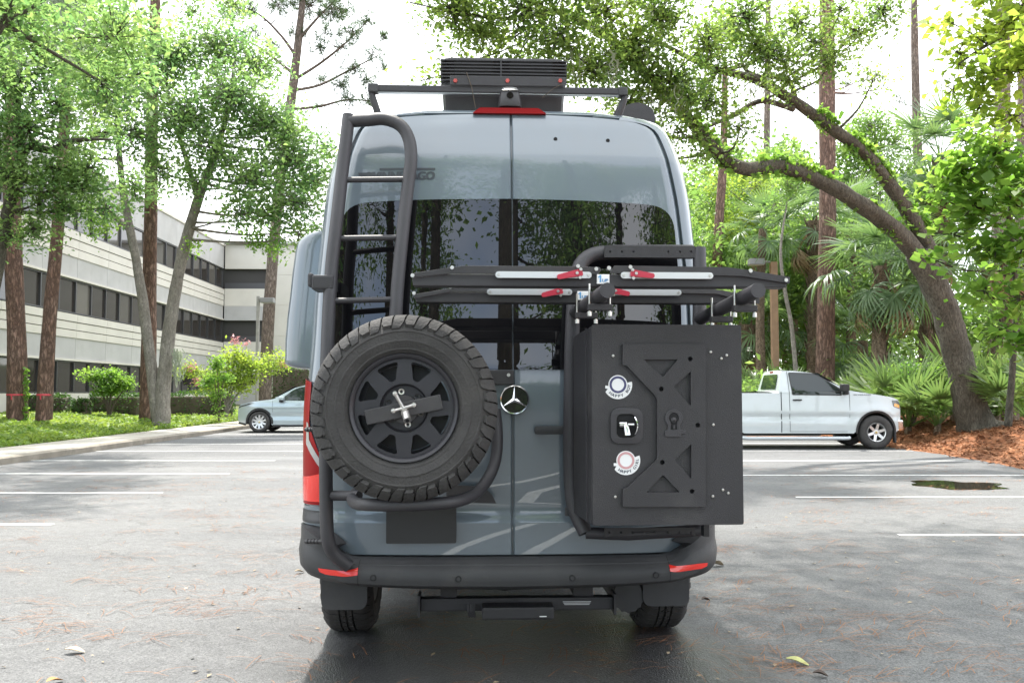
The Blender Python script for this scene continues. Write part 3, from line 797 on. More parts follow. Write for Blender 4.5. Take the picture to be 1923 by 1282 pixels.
tree('oak_tree', 'dark oak at the left frame edge, its crooked limb reaching right', 'tree', None,
     [(PP([(-70, 830), (-50, 690), (-18, 560), (4, 450), (20, 375), (42, 290)], 25), [.32, .25, .2, .17, .16, .13]),
      (PP([(42, 290), (58, 275), (95, 283), (125, 268), (160, 262), (210, 262)], 25), [.13, .11, .10, .085, .06, .02]),
      (PP([(42, 290), (32, 200), (30, 110), (36, 20)], 25), [.12, .10, .08, .04])],
     eb, lf_oak, m_oakbark, 1250, 18, .135, .30, 22, shell=1.5, twig_r=.018, trough=.16, n=12, twig_every=1,
     moss=[(P(146, -30, 22.6), 1.9, 90, .30), (P(112, -40, 22.6), 1.5, 60, .25), (P(28, -10, 22.6), 2.2, 60, .2)])

tree('oak_tree', 'oak leaning over the kerb from beyond the left edge, only its outer leaves in view', 'tree', None,
     [([Vector((-13.2, 16.5, .2)), Vector((-12.6, 16.7, 3)), Vector((-11.4, 17, 6)), Vector((-10, 17.4, 8.6))], [.30, .24, .2, .08]),
      ([Vector((-12.4, 16.8, 3.6)), Vector((-12.0, 15, 6)), Vector((-11, 13.4, 8.2))], [.16, .12, .05])],
     [((x, y, z), (1.3, 1.4, .9)) for (x, y, z) in ((-9.6, 15, 9), (-10, 17.8, 9), (-9.2, 20.6, 9.6), (-11, 13, 8.6), (-8, 17.6, 10.4), (-12, 20, 9), (-7.8, 14.8, 10.2), (-8.6, 12.2, 9.2), (-10.4, 22.4, 9.2), (-12.6, 15.6, 9.4))],
     lf_oak, m_oakbark, 900, 17, .16, .34, 24, n=12, twig_every=2, shell=1.6)
# the tall bare-limbed pine behind the silver car
Y = 47
fb = [B(*b) for b in ((470, 20, 46, 26), (500, -30, 47, 36), (560, -20, 47, 44), (620, 20, 47, 34), (660, 60, 46, 30), (690, 40, 47, 24), (640, 90, 48, 24), (700, 100, 46, 22), (560, 60, 47, 22),
      (450, 70, 47, 20), (690, 150, 47, 24), (640, 160, 46, 22), (655, 190, 46, 22), (600, 150, 48, 16), (510, 90, 46, 20), (600, 200, 47, 14), (720, 70, 47, 16), (430, 30, 47, 22), (690, 190, 47, 18), (610, 60, 46, 20))]
lim = [[(552, 150), (600, 120), (650, 80), (690, 40)], [(548, 170), (600, 160), (660, 130), (710, 105)], [(545, 205), (600, 200), (650, 188), (700, 190)],
       [(558, 110), (530, 70), (490, 30), (450, 10)], [(552, 140), (515, 110), (480, 85), (445, 72)], [(565, 70), (600, 30), (630, 0)]]
tree('pine_tree', 'tall pine with bare spreading limbs and tufted needles behind the silver car', 'tree', None,
     [(PP([(496, 775), (500, 680), (508, 540), (520, 400), (533, 280), (548, 180), (560, 80), (570, -20), (578, -130)], Y), [.36, .33, .30, .28, .27, .25, .21, .15, .06])]
     + [(PP(l, Y), [.09, .07, .05, .02]) for l in lim],
     fb + [B(520, 10, 46, 30), B(600, 90, 46, 22), B(660, 130, 47, 26), B(580, 10, 48, 36), B(480, 60, 48, 24), B(720, 130, 46, 18), B(640, 20, 48, 30)], lf_pine, bark_mat('pine_bark_pale', (0.22, 0.165, 0.13), (0.30, 0.25, 0.21), (0.10, 0.075, 0.06), 13, 3.2, .9, edge=.3), 900, 16, .30, .3, 23, aspect=.022, needles=True, trough=.07, n=12, limb_r=.03)

# hedges in front of the offices: clipped blocks, each with a woody core
def hedge(px0, px1, pyt, pyb, Y, depth, label, round_=False, seed=0):
    a, b = P(px0, pyb, Y), P(px1, pyb, Y); t = P(px0, pyt, Y)
    zb = lawn_z(a.x, Y) if a.x < -11 else 0.1
    w, h = (b.x - a.x), t.z - zb
    root = empty('hedge', (a.x + w / 2, Y, zb), 0, label, 'hedge', 'clipped hedges before the offices')
    MB().box(-w / 2 + .12, w / 2 - .12, -depth / 2 + .12, depth / 2 - .12, -.1, h - .12).build('branches', m_twig, root, 0, bevel=.1)
    rng = np.random.default_rng(seed + 40)
    n = int(900 * (w * depth + 2 * w * h + 2 * depth * h) / 6) + 300
    q = rng.uniform(-1, 1, (n, 3)); ax = rng.choice(3, n, p=[.2, .42, .38]); sg = np.sign(rng.uniform(-1, 1, n))
    q[np.arange(n), ax] = sg; q[(ax == 2), 2] = 1
    if round_: q /= np.maximum(1, np.linalg.norm(q, axis=1))[:, None] ** .9
    else:
        m = np.max(np.abs(q), axis=1); q /= (np.sum(np.abs(q) ** 6, axis=1) ** (1 / 6))[:, None]
    C = q * np.array([w / 2, depth / 2, h / 2]) + np.array([0, 0, h / 2]) + rng.normal(size=(n, 3)) * .045
    for i in range(3): C[:, i] += .08 * np.sin(C[:, 0] * 2.1 + i) * np.sin(C[:, 2] * 2.7 + seed)
    V, Fq = leaf_quads(C, .10, rng, .6)
    link('foliage', np_mesh('foliage', V, Fq), lf_hedge, root, 0)
hedge(-60, 26, 743, 782, 37, 1.0, 'clipped dark hedge running off the left frame edge', False, 1)
hedge(54, 130, 741, 780, 36.5, 1.0, 'clipped hedge block behind the ribboned pines', False, 2)
hedge(136, 172, 746, 778, 36, .9, 'small rounded hedge ball standing alone before the offices', True, 3)
hedge(170, 270, 740, 774, 38.5, 1.2, 'hedge block under the flat topped shrub', False, 4)
hedge(312, 436, 739, 770, 41, 1.4, 'long even hedge right of the grey oak', False, 5)
hedge(515, 640, 690, 765, 52, 2.2, 'tall dark hedge behind the silver car', False, 6)

def shrub(name, label, stems, blobs, lmat, n_tw, per, leaf, tw, seed, cat='shrub', group=None, extra=None, bm_=None, asp=.55):
    return tree(name, label, cat, group, stems, blobs, lmat, bm_ or m_twig, n_tw, per, leaf, tw, seed, aspect=asp, trough=.1, n=6, limb_r=.02, extra=extra, twig_every=2)
def stemset(px, pyb, Y, tops, r=.04):
    out = []
    for (tx, ty) in tops:
        out.append(([P(px, pyb, Y), P(px + (tx - px) * .35, pyb + (ty - pyb) * .5, Y), P(tx, ty, Y)], [r, r * .8, r * .4]))
    return out
shrub('shrub', 'flat topped shrub with a tiered crown above the hedge', stemset(205, 785, 36, [(180, 715), (212, 712), (230, 735), (200, 740)], .05),
      [B(172, 706, 36, 20, .35), B(200, 703, 36, 20, .35), B(228, 716, 36, 18, .6), B(212, 726, 36, 22, .5), B(196, 733, 36, 16, .4), B(238, 726, 36, 10, .6)], lf_bright, 130, 26, .11, .14, 31)
shrub('crape_myrtle', 'crape myrtle with pale green leaves and a few pink flowers by the lamp post', stemset(425, 782, 36, [(440, 700), (455, 690), (430, 690), (470, 712), (415, 720)], .045),
      [B(440, 672, 36, 24), B(470, 690, 36, 28), B(425, 712, 36, 26), B(455, 722, 36, 22), B(500, 690, 36.5, 20), B(525, 680, 37, 22), B(390, 722, 35.5, 24), B(370, 705, 35.5, 20), B(345, 692, 35.5, 16)],
      lf_yellow, 260, 20, .12, .2, 32, extra=[('blossom', [B(444, 640, 36, 9), B(466, 644, 36, 7), B(358, 690, 35.5, 10), B(532, 684, 37, 7), B(374, 716, 35, 7)], lf_pink, 34, 12, .09, .09)], bm_=m_oakgrey)
shrub('sapling', 'thin upright sapling with bright leaf whorls before the long hedge', stemset(411, 790, 33.5, [(408, 690), (402, 712), (420, 712)], .03),
      [B(408, 685, 33.5, 8, 2.2), B(392, 716, 33.5, 16, .5), B(424, 712, 33.5, 14, .5), B(410, 740, 33.5, 12), B(408, 768, 33.5, 9, 1.3)], lf_bright, 70, 16, .12, .12, 33)

# low leafy cover over the lawn
rng = np.random.default_rng(3)
n = 70000
yy = 12 + 40 * rng.uniform(0, 1, n) ** 1.2
e = np.array([kerb_x(y) for y in yy]) - 1.55
dd = rng.uniform(0, 1, n) ** 1.25 * 8.5
xx = e - dd + .12 * np.sin(yy * 2.3) - .2 * np.abs(np.sin(yy * .9))
zz = np.array([lawn_z(x, y) for x, y in zip(xx, yy)])
hh = rng.uniform(0, 1, n) * (.10 + .16 * np.exp(-((dd - 1.2) / 1.3) ** 2)) * (0.7 + 0.6 * np.sin(xx * 3.1) * np.sin(yy * 2.3)).clip(.2, 2)
V, Fq = leaf_quads(np.stack([xx, yy, zz + .01 + hh], 1), .105, rng, .7, up=.8)
o = link('ground_cover', np_mesh('ground_cover', V, Fq), lf_cover, None, 0); o['kind'] = 'stuff'

# ---------------- right: the leaning live oak and its long limbs
hb = [B(*b) for b in ((1220, 240, 17.5, 40), (1150, 110, 16.5, 50), (1290, 180, 17.6, 46), (1350, 130, 18, 46), (1420, 90, 18.5, 50), (1480, 150, 19, 36), (1220, 140, 17, 46), (1310, 290, 18.6, 26), (1530, 80, 19, 40), (1580, 20, 19, 40), (850, 20, 15, 66), (905, 60, 15.5, 62), (980, 20, 15, 74), (1050, 70, 15.5, 70), (1130, 20, 16, 66), (1110, 130, 16, 62), (1190, 90, 16.5, 70), (1240, 30, 17, 62), (1180, 190, 17, 60),
      (1260, 150, 17, 66), (1330, 80, 17.5, 60), (1330, 190, 18, 52), (1400, 30, 18, 56), (1450, 100, 18.5, 56), (1280, 250, 18, 36), (1500, 40, 19, 48), (1560, 110, 19, 48), (1610, 60, 20, 46),
      (1655, 20, 20, 46), (1390, 240, 18, 34), (840, 130, 15.5, 40), (800, 150, 15.5, 26), (1040, 130, 15.8, 46), (1230, 300, 18.5, 28), (770, 5, 14.5, 20), (960, 120, 15.5, 40), (1640, 150, 20.5, 32), (1060, -60, 15, 110), (1250, -80, 16, 110), (880, -80, 15, 100))]
hroot = tree('live_oak', 'massive leaning live oak on the pine straw, limbs arching over the van', 'tree', None,
     [(PP([(1842, 815, 22.5), (1832, 795, 22.5), (1812, 720, 22.4), (1788, 630, 22.2), (1762, 550, 22), (1722, 475, 21.8)], 22), [.60, .45, .35, .325, .31, .31]),
      (PP([(1730, 490, 21.8), (1690, 440, 21.6), (1610, 380, 21.2), (1530, 335, 20.8), (1460, 312, 20.3), (1400, 318, 19.8), (1350, 290, 19.3), (1290, 220, 18.6), (1215, 140, 17.8), (1130, 60, 17), (1040, 20, 16)], 20), [.23, .215, .19, .17, .16, .15, .145, .12, .10, .075, .035]),
      (PP([(1760, 500, 21.9), (1730, 440, 21.8), (1690, 375, 21.6), (1630, 295, 21.2), (1560, 240, 20.8), (1490, 190, 20.4), (1420, 150, 20), (1330, 125, 19), (1220, 70, 18)], 20), [.20, .18, .17, .15, .135, .12, .10, .065, .03]),
      (PP([(1490, 205, 20.4), (1430, 190, 20), (1380, 215, 19.6), (1325, 240, 19.2)], 20), [.07, .06, .055, .03]),
      (PP([(1497, 200, 20.4), (1480, 150, 20.3), (1430, 145, 20), (1396, 125, 19.8), (1390, 70, 19.5)], 20), [.06, .05, .045, .04, .02]),
      (PP([(1820, -70, 19), (1900, 10, 19.5), (1960, 5, 20)], 20), [.05, .06, .08])],
     hb, lf_oakr, m_oakbark, 2050, 16, .105, .22, 51, shell=1.5, trough=.18, n=18, twig_every=1, limb_r=.03, twig_r=.012,
     extra=[('added_shade_crown', [((rx, ry, rz), (1.5, 1.5, .8)) for (rx, ry, rz) in ((0.2, 7.2, 8.2), (1.3, 7.0, 8.4), (0.4, 9.2, 8.8), (1.9, 8.6, 9.0), (0.6, 8.2, 8.6), (2.4, 9.0, 8.8), (4.2, 8.4, 8.6), (6.0, 9.6, 8.9), (7.6, 8.2, 8.6), (1.4, 11.2, 9.6), (3.4, 12.0, 9.8), (3.2, 6.2, 8.4))], lf_oakr, 700, 24, .13, .46)],  # unseen foliage added overhead to shade the ground right of the van
     moss=[(P(1430, 150, 20), .9, 16, .3), (P(1240, 170, 17), .8, 20, .5), (P(1120, 120, 16), .7, 20, .6)])
# creeper leaves along the limbs
rng = np.random.default_rng(8)
pts = []
for path, dens in ((PP([(1690, 440, 21.6), (1610, 380, 21.2), (1530, 335, 20.8), (1460, 312, 20.3), (1400, 318, 19.8), (1350, 290, 19.3), (1290, 220, 18.6)], 20), 1700),
                   (PP([(1740, 440, 21.8), (1690, 375, 21.6), (1630, 295, 21.2), (1560, 240, 20.8), (1490, 190, 20.4)], 20), 1900),
                   (PP([(1800, 680, 22.2), (1775, 600, 22)], 20), 60)):
    sp = smoothpath(path, 10)
    for _ in range(dens):
        p = sp[rng.integers(len(sp))]; a = rng.uniform(0, 2 * math.pi); r = .15 + abs(rng.normal()) * .09
        q = p + Vector((math.cos(a) * r * .8, math.sin(a) * r * .3 - .05, abs(math.sin(a)) * r * (1 if rng.uniform() < .72 else -1)))
        if mnoise.noise(q * 1.1) > -.18: pts.append(tuple(q))
V, Fq = leaf_quads(np.array(pts), .12, rng, .8)
link('creeper', np_mesh('creeper', V - np.array(hroot.location), Fq), lf_bright, hroot, 0)

# near sapling with broad bright leaves, and the yellow-green crown at the top right
sb = [B(*b) for b in ((1800, 320, 16, 44), (1870, 290, 16, 52), (1760, 370, 16.3, 36), (1830, 390, 16, 44), (1900, 380, 15.6, 50), (1790, 440, 16.3, 36), (1870, 470, 15.8, 46), (1920, 460, 15.5, 46), (1760, 490, 16.5, 26),
      (1850, 545, 16, 36), (1915, 560, 15.5, 40), (1880, 620, 15.8, 30), (1930, 650, 15.5, 30), (1830, 250, 16, 30), (1960, 320, 15.5, 60))]
tree('maple_sapling', 'slender sapling with broad bright green leaves at the right frame edge', 'tree', None,
     [(PP([(1893, 800), (1902, 680), (1908, 560), (1898, 440), (1896, 330), (1885, 230)], 16.5), [.07, .055, .05, .045, .035, .015])],
     sb, lf_bright, m_oakbark, 240, 9, .19, .19, 61, shell=1.7, aspect=.85, trough=.1, n=8, limb_r=.02, up=.7, twig_every=1)
yb = [B(*b) for b in ((1850, 60, 15, 46), (1905, 30, 14.5, 50), (1800, 100, 15.2, 38), (1860, 140, 15, 44), (1910, 130, 14.5, 46), (1790, 170, 15.4, 30), (1840, 200, 15.2, 32), (1900, 220, 14.8, 34), (1780, 40, 15.5, 30), (1950, 90, 14, 60), (1860, -40, 15, 60))]
tree('sweetgum', 'overhanging tree with yellow green leaves at the top right corner', 'tree', None,
     [(PP([(2150, 830), (2130, 500), (2080, 200), (2020, 60)], 16), [.16, .13, .10, .07]), (PP([(2020, 60), (1960, 40), (1880, 70), (1800, 120)], 15), [.06, .05, .035, .012])],
     yb, lf_yellow, m_oakbark, 200, 10, .155, .19, 62, shell=1.7, aspect=.75, trough=.1, n=8, limb_r=.02, up=.6)

# pines in the woods on the right
def far_pine(pts, rad, Y, blobs, label, seed, pale=False, n_tw=90):
    return tree('pine_tree', label, 'tree', 'pines in the woods on the right', [(PP(pts, Y), rad)], [B(a, b, Y + dy, r) for (a, b, dy, r) in blobs], lf_pine,
                MATS['pine_bark_pale'] if pale else m_pinebark, n_tw, 16, .30, .3, seed, aspect=.022, needles=True, trough=.06, n=14, limb_r=.03)
far_pine([(1548, 790), (1551, 600), (1554, 400), (1553, 200), (1553, 0), (1556, -250)], [.36, .31, .29, .28, .26, .2], 32,
         [(1640, 140, 0, 28), (1600, 160, 1, 22), (1670, 165, 0, 20), (1500, -60, 0, 60), (1620, -160, 0, 90), (1500, -230, 0, 80)], 'straight red barked pine right behind the white pickup cab', 71)
far_pine([(1740, 780), (1732, 500), (1722, 250), (1718, 100), (1716, -80)], [.28, .26, .24, .21, .14], 50,
         [(1700, -60, 0, 40), (1750, -110, 0, 50), (1690, 190, 0, 20), (1770, 160, 0, 22)], 'thin pale pine against the white sky right of the live oak limb', 72, True)
far_pine([(1868, 790), (1876, 500), (1882, 250), (1884, 0), (1886, -150)], [.42, .38, .36, .3, .2], 42,
         [(1870, -120, 0, 60), (1900, -200, 0, 60)], 'stout pine half hidden by yellow leaves near the right frame edge', 73, True)
far_pine([(1912, 790), (1914, 500), (1918, 200), (1924, 0)], [.24, .22, .2, .15], 46,
         [(1930, -60, 0, 50)], 'thin pine at the very right frame edge', 74, True)
far_pine([(1432, 790), (1436, 500), (1440, 250), (1442, 60), (1444, -120)], [.2, .18, .17, .15, .1], 48,
         [(1450, -90, 0, 50), (1420, -140, 0, 40)], 'faint pine stem seen through the live oak leaves above the bike trays', 75, True)
far_pine([(1342, 790), (1346, 560), (1350, 420), (1358, 300), (1362, 120)], [.26, .23, .2, .17, .1], 38,
         [(1360, 60, 0, 40)], 'dark stem in the woods just right of the van roof', 76)
tree('slender_tree', 'slim bent bare stem between the brown lamp post and the palm', 'tree', None,
     [(PP([(1502, 790), (1494, 690), (1486, 610), (1474, 545), (1466, 470), (1478, 380)], 31), [.10, .085, .075, .07, .05, .02])],
     [B(1480, 350, 31, 26), B(1455, 380, 31, 20), B(1500, 330, 31, 22)], lf_wood, m_oakgrey, 60, 18, .12, .2, 77, n=8)

# ---------------- palms: every frond a fan of narrow leaflets
def frond_mesh(name, seed, R_=1.0, petiole=1.0, n=30, arc=250, fold=.25, droop=.35, w=.045):
    rng = np.random.default_rng(seed); V = []; Fq = []
    # petiole along +x, fan plane xz-ish, tips droop in -z
    def strip(pts, ws, side):
        o = len(V)
        for p, q in zip(pts, ws):
            V.append(tuple(p - side * q)); V.append(tuple(p + side * q))
        for i in range(len(pts) - 1): Fq.append((o + 2 * i, o + 2 * i + 1, o + 2 * i + 3, o + 2 * i + 2))
    pet = [Vector((petiole * t, 0, .10 * petiole * math.sin(t * 2.2))) for t in np.linspace(0, 1, 5)]
    for s in (Vector((0, 1, 0)), Vector((0, 0, 1))): strip(pet, [.022, .018, .015, .013, .011], s)
    hub = pet[-1]
    for i in range(n):
        a = R(arc) * (i / (n - 1) - .5); c, s = math.cos(a), math.sin(a)
        ln = R_ * (1 - .28 * abs(a / R(arc / 2)) ** 1.5) * rng.uniform(.9, 1.06)
        d = Vector((c, s, fold * (1 - abs(c)) + rng.normal() * .05)); side = Vector((-s, c, rng.normal() * .25)).normalized()
        dr = droop * rng.uniform(.6, 1.5)
        pts = []; ws = []
        for t in (0.0, .3, .6, .85, 1.0):
            p = hub + d * ln * t * (1 - .12 * t * dr) + Vector((0, 0, -dr * ln * max(0, t - .35) ** 1.7))
            pts.append(p); ws.append({0.0: .008, .3: w * .5, .6: w * .5, .85: w * .28, 1.0: .002}[t])
        strip(pts, ws, side)
    return np_mesh(name, np.array(V), np.array(Fq))
FR = [frond_mesh('frond', 100 + i, 1.05, 1.1, 30, 250, .25, d, .05) for i, d in enumerate((.3, .6, .95))]
FP = [frond_mesh('frond', 120 + i, .72, .75, 24, 200, .15, d, .05) for i, d in enumerate((.08, .2, .35))]
for me in FR: me.materials.append(lf_palm)
for me in FP: me.materials.append(lf_palmy)
FD = [frond_mesh('dead_frond', 140, .95, 1.0, 20, 130, .1, 1.3, .05)]; FD[0].materials.append(lf_dead)
def put_frond(root, me, loc, az, el, sc, roll=0.0, nm='frond'):
    o = bpy.data.objects.new(nm, me); COL.objects.link(o); o.parent = root
    o.location = loc; o.scale = (sc, sc, sc)
    M = Matrix.Rotation(az, 3, 'Z') @ Matrix.Rotation(-el, 3, 'Y') @ Matrix.Rotation(roll, 3, 'X')
    o.rotation_euler = M.to_euler()
def palm(px, pyc, pyb, Y, r, label, n_fr=22, sc=1.0, seed=0, dead=3, boots=True, lean=0, crown_el=(-60, 75), mats=None):
    rr = random.Random(seed)
    c = P(px, pyc, Y); b = P(px + lean, pyb, Y); b.z = bed_z(b.x, Y) - .05
    root = empty('palm_tree', b, 0, label, 'palm', 'sabal palms in the woods')
    pts = [Vector((0, 0, 0)), (c - b) * .5 + Vector((rr.uniform(-.1, .1), 0, 0)), c - b]
    q = MB(); q.tube(smoothpath(pts, 8), [r * 1.15, r, r * .9], n=14, rough=.1)
    if boots:
        h = (c - b).length
        for i in range(int(h * 14)):
            t = 1 - (i / (h * 14)) * .75; p = Vector((0, 0, 0)).lerp(c - b, t); a = i * 2.4
            d = Vector((math.cos(a), math.sin(a), 0))
            s = Vector((-d.y, d.x, 0)) * .05
            p0 = p + d * r * .85; p1 = p + d * (r + .12) + Vector((0, 0, .26))
            q.add([p0 - s, p0 + s, p1 + s * .6, p1 - s * .6, p0 - s + d * .04 - Vector((0, 0, .05)), p0 + s + d * .04 - Vector((0, 0, .05))], [(0, 1, 2, 3), (4, 5, 1, 0), (3, 2, 5, 4)])
    q.build('trunk', m_palmbark, root, 40, fix=False)
    for i in range(n_fr):
        az = i * 2.399 + rr.uniform(-.2, .2); t = i / (n_fr - 1)
        el = R(crown_el[0] + (crown_el[1] - crown_el[0]) * (1 - t) + rr.uniform(-8, 8))
        me = FR[0 if el > .5 else (1 if el > -.2 else 2)]
        put_frond(root, me, (c - b) + Vector((0, 0, rr.uniform(-.15, .1))), az, el, sc * rr.uniform(.85, 1.12), rr.uniform(-.4, .4))
    for i in range(dead):
        put_frond(root, FD[0], (c - b) + Vector((0, 0, -.25)), rr.uniform(0, 6.28), R(rr.uniform(-75, -55)), sc, 0, 'dead_frond')
    return root
palm(1432, 430, 790, 33.5, .16, 'small crowned palm just above the bike tray tip', 18, .85, 201, 1, False)
palm(1527, 415, 790, 35, .25, 'palm with a shaggy booted trunk beside the red barked pine', 20, 1.1, 202, 4, True)
palm(1655, 500, 790, 29, .22, 'large drooping palm behind the truck hood', 26, 1.25, 203, 4, True, crown_el=(-70, 70))
palm(1740, 430, 790, 31, .22, 'palm with stiff fans behind the fork of the live oak', 22, 1.2, 204, 2, True)
palm(1765, 300, 790, 30, .2, 'tallest palm, its fans spiking against the sky', 20, 1.15, 205, 2, True, crown_el=(-55, 80))
palm(1405, 610, 790, 36, .3, 'low palm with a thick trunk at the edge of the black box', 22, 1.15, 206, 2, True)
palm(1490, 600, 790, 38, .2, 'low drooping palm behind the brown lamp post', 20, 1.1, 207, 2, False)
palm(1600, 420, 790, 39, .2, 'distant palm between the red pine and the drooping palm', 20, 1.2, 208, 3, False)
palm(1895, 440, 790, 26, .22, 'dark palm hung with dead fronds behind the bright sapling', 18, 1.1, 209, 8, True)
palm(1620, 640, 790, 33, .2, 'short palm directly above the truck hood', 18, 1.0, 210, 3, False)
palm(1560, 560, 790, 41, .2, 'distant palm half hidden by the red barked pine', 18, 1.1, 211, 1, False)
def palmetto(px, py, Y, label, n=9, sc=1.0, seed=0):
    rr = random.Random(seed); b = P(px, py, Y); b.z = bed_z(b.x, Y)
    root = empty('palmetto', b, 0, label, 'palmetto', 'palmetto clumps under the trees')
    MB().tube([(0, 0, -.1), (0, 0, .12), (.05, 0, .25)], [.10, .09, .05], n=8, rough=.2).build('stem', m_palmbark, root, 180)
    for i in range(n):
        put_frond(root, FP[rr.randrange(3)], (0, 0, .18), i * 2.4 + rr.uniform(-.3, .3), R(rr.uniform(18, 78)), sc * rr.uniform(.8, 1.2), rr.uniform(-.5, .5))
palmetto(1705, 790, 24.5, 'palmetto with wide pleated fans right of the truck bumper', 12, 1.45, 301)
palmetto(1760, 800, 23.2, 'palmetto drooping onto the pine straw beside the live oak trunk', 10, 1.05, 302)
palmetto(1660, 790, 26.5, 'palmetto behind the truck headlamp', 11, 1.4, 303)
palmetto(1790, 780, 25.5, 'palmetto fan seen left of the live oak trunk', 11, 1.5, 304)
palmetto(1872, 790, 23.8, 'palmetto between the live oak and the sapling', 11, 1.3, 305)
palmetto(1930, 790, 21.5, 'palmetto at the right frame edge', 10, 1.2, 306)
palmetto(1600, 790, 28, 'palmetto behind the truck windscreen', 10, 1.3, 307)
palmetto(1475, 790, 29.5, 'palmetto seen behind the truck bed', 10, 1.2, 308)
palmetto(1420, 790, 31, 'palmetto by the edge of the black box', 10, 1.2, 309)
shrub('shrub', 'bright yellow green shrub spilling beside the truck headlamp', stemset(1715, 800, 24.8, [(1690, 730), (1720, 700), (1745, 740)], .03),
      [B(1700, 700, 24.8, 26), B(1740, 710, 24.8, 26), B(1685, 735, 24.8, 24), B(1720, 745, 24.6, 26), B(1765, 735, 24.4, 24), B(1745, 765, 24, 22)], lf_bright, 190, 22, .085, .15, 34)
shrub('shrub', 'leafy shrub low behind the live oak trunk', stemset(1860, 795, 24.3, [(1850, 740), (1875, 720), (1895, 750)], .03),
      [B(1850, 730, 24.3, 24), B(1885, 710, 24.3, 26), B(1870, 760, 24.1, 22), B(1910, 745, 24.3, 26), B(1915, 690, 24.3, 24)], lf_bright, 160, 20, .10, .16, 35)
shrub('shrub', 'light green shrub behind the van, left of the small palm', stemset(1360, 795, 33, [(1340, 700), (1380, 690)], .04),
      [B(1350, 480, 40, 50), B(1400, 360, 42, 56), B(1340, 380, 40, 46), B(1450, 330, 44, 46), B(1400, 500, 38, 40), B(1330, 560, 36, 40)], lf_wood, 300, 22, .16, .34, 36)

# woods: the further trees that read as one mass
rng = np.random.default_rng(17)
bl = []
for i in range(120):
    x = rng.uniform(3, 44); y = rng.uniform(40, 58)
    top = 7.5 + 3.5 * math.sin(x * .55 + 1) + 2.5 * math.sin(x * 1.7)
    bl.append(((x, y, rng.uniform(.5, max(2.5, top))), (rng.uniform(.9, 2.0),) * 3))
for i in range(60):
    x = rng.uniform(2, 40); y = rng.uniform(31, 42); bl.append(((x, y, rng.uniform(.4, 2.4)), (rng.uniform(.6, 1.3),) * 3))
for i in range(90):
    x = rng.uniform(4, 40); y = rng.uniform(36, 50)
    bl.append(((x, y, rng.uniform(2, 8.5)), (rng.uniform(.9, 1.7),) * 3))
for i in range(46):
    x = rng.uniform(-9, 6); y = rng.uniform(48, 60); bl.append(((x, y, rng.uniform(.5, 8)), (rng.uniform(1.0, 2.0),) * 3))
for i in range(60):
    x = rng.uniform(6, 24); y = rng.uniform(44, 58)
    bl.append(((x, y, rng.uniform(8, 14)), (rng.uniform(.9, 1.6),) * 3))
_, tc, Lp = sample_blobs(bl, 10200, 26, .45, rng, 1.8)
V, Fq = leaf_quads(Lp, .26, rng, .5)
o = link('woods', np_mesh('woods', V, Fq), lf_wood, None, 0); o['kind'] = 'stuff'
bl = []
for i in range(60):
    x = rng.uniform(3.5, 24); y = rng.uniform(28.3, 34); bl.append(((x, y, bed_z(x, y) + rng.uniform(.0, 1.1)), (rng.uniform(.4, .8),) * 3))
_, tc, Lp = sample_blobs(bl, 2000, 24, .22, rng, 1.8)
V, Fq = leaf_quads(Lp, .11, rng, .55)
o = link('undergrowth', np_mesh('undergrowth', V, Fq), lf_wood, None, 0); o['kind'] = 'stuff'
# bright mid-storey crowns behind the palms
mid = tree('broadleaf_tree', 'feathery bright tree filling the gap under the live oak limbs', 'tree', None,
     [(PP([(1640, 790), (1645, 600), (1650, 420), (1655, 300)], 44), [.16, .14, .1, .04])],
     [B(*b) for b in ((1640, 240, 44, 50), (1600, 280, 44, 44), (1680, 270, 44, 46), (1630, 320, 44, 50), (1700, 330, 44, 40), (1590, 340, 44, 40), (1660, 380, 44, 44))], lf_wood, m_oakgrey, 420, 20, .17, .32, 37)
mid2 = tree('broadleaf_tree', 'yellow green tree between the van and the red barked pine', 'tree', None,
     [(PP([(1450, 790), (1447, 600), (1452, 420)], 40), [.14, .12, .06])],
     [B(*b) for b in ((1400, 420, 40, 44), (1460, 400, 40, 48), (1500, 440, 41, 40), (1420, 350, 40, 44), (1490, 350, 41, 40), (1360, 440, 39, 40), (1350, 340, 39, 36), (1440, 480, 40, 40))], lf_yellow, m_oakgrey, 420, 20, .15, .3, 38)

# pine straw on the bed and litter on the asphalt
def ribbons(name, starts, dirs, lens, w, m, zoff, bend, rng):
    n = len(starts); side = np.stack([-dirs[:, 1], dirs[:, 0], np.zeros(n)], 1)
    D3 = np.stack([dirs[:, 0], dirs[:, 1], np.zeros(n)], 1)
    V = []
    bd = rng.normal(size=n)[:, None] * bend
    for t in (0, .33, .66, 1.0):
        c = starts + D3 * (lens * t)[:, None] + side * bd * (t * t) * lens[:, None]
        c[:, 2] += zoff + 0.012 * math.sin(t * 3.1)
        ww = w * (1 - .5 * t)
        V.append(c - side * ww); V.append(c + side * ww)
    V = np.stack(V, 1).reshape(-1, 3)
    Fq = []
    base = (np.arange(n) * 8)[:, None]
    Fq = np.concatenate([base + np.array([2 * i, 2 * i + 1, 2 * i + 3, 2 * i + 2]) for i in range(3)], 0)
    o = link(name, np_mesh(name, V, Fq), m, None, 0); o['kind'] = 'stuff'
    return o
lf_straw = leaf_mat('straw_needle', (0.17, 0.065, 0.028), (0.38, 0.19, 0.09), (0.2, 0.08, 0.03), (0.3, 0.13, 0.05), .2, .7)
rng = np.random.default_rng(9)
pts = []
while len(pts) < 34000:
    x, y = rng.uniform(8.6, 16), rng.uniform(12, 31)
    t = bed_t(x, y)
    if t > 0 or (t > -.16 and rng.uniform() < .25 * math.exp(t * 18)): pts.append((x, y, max(0.002, bed_z(x, y)) + rng.uniform(0, .035)))
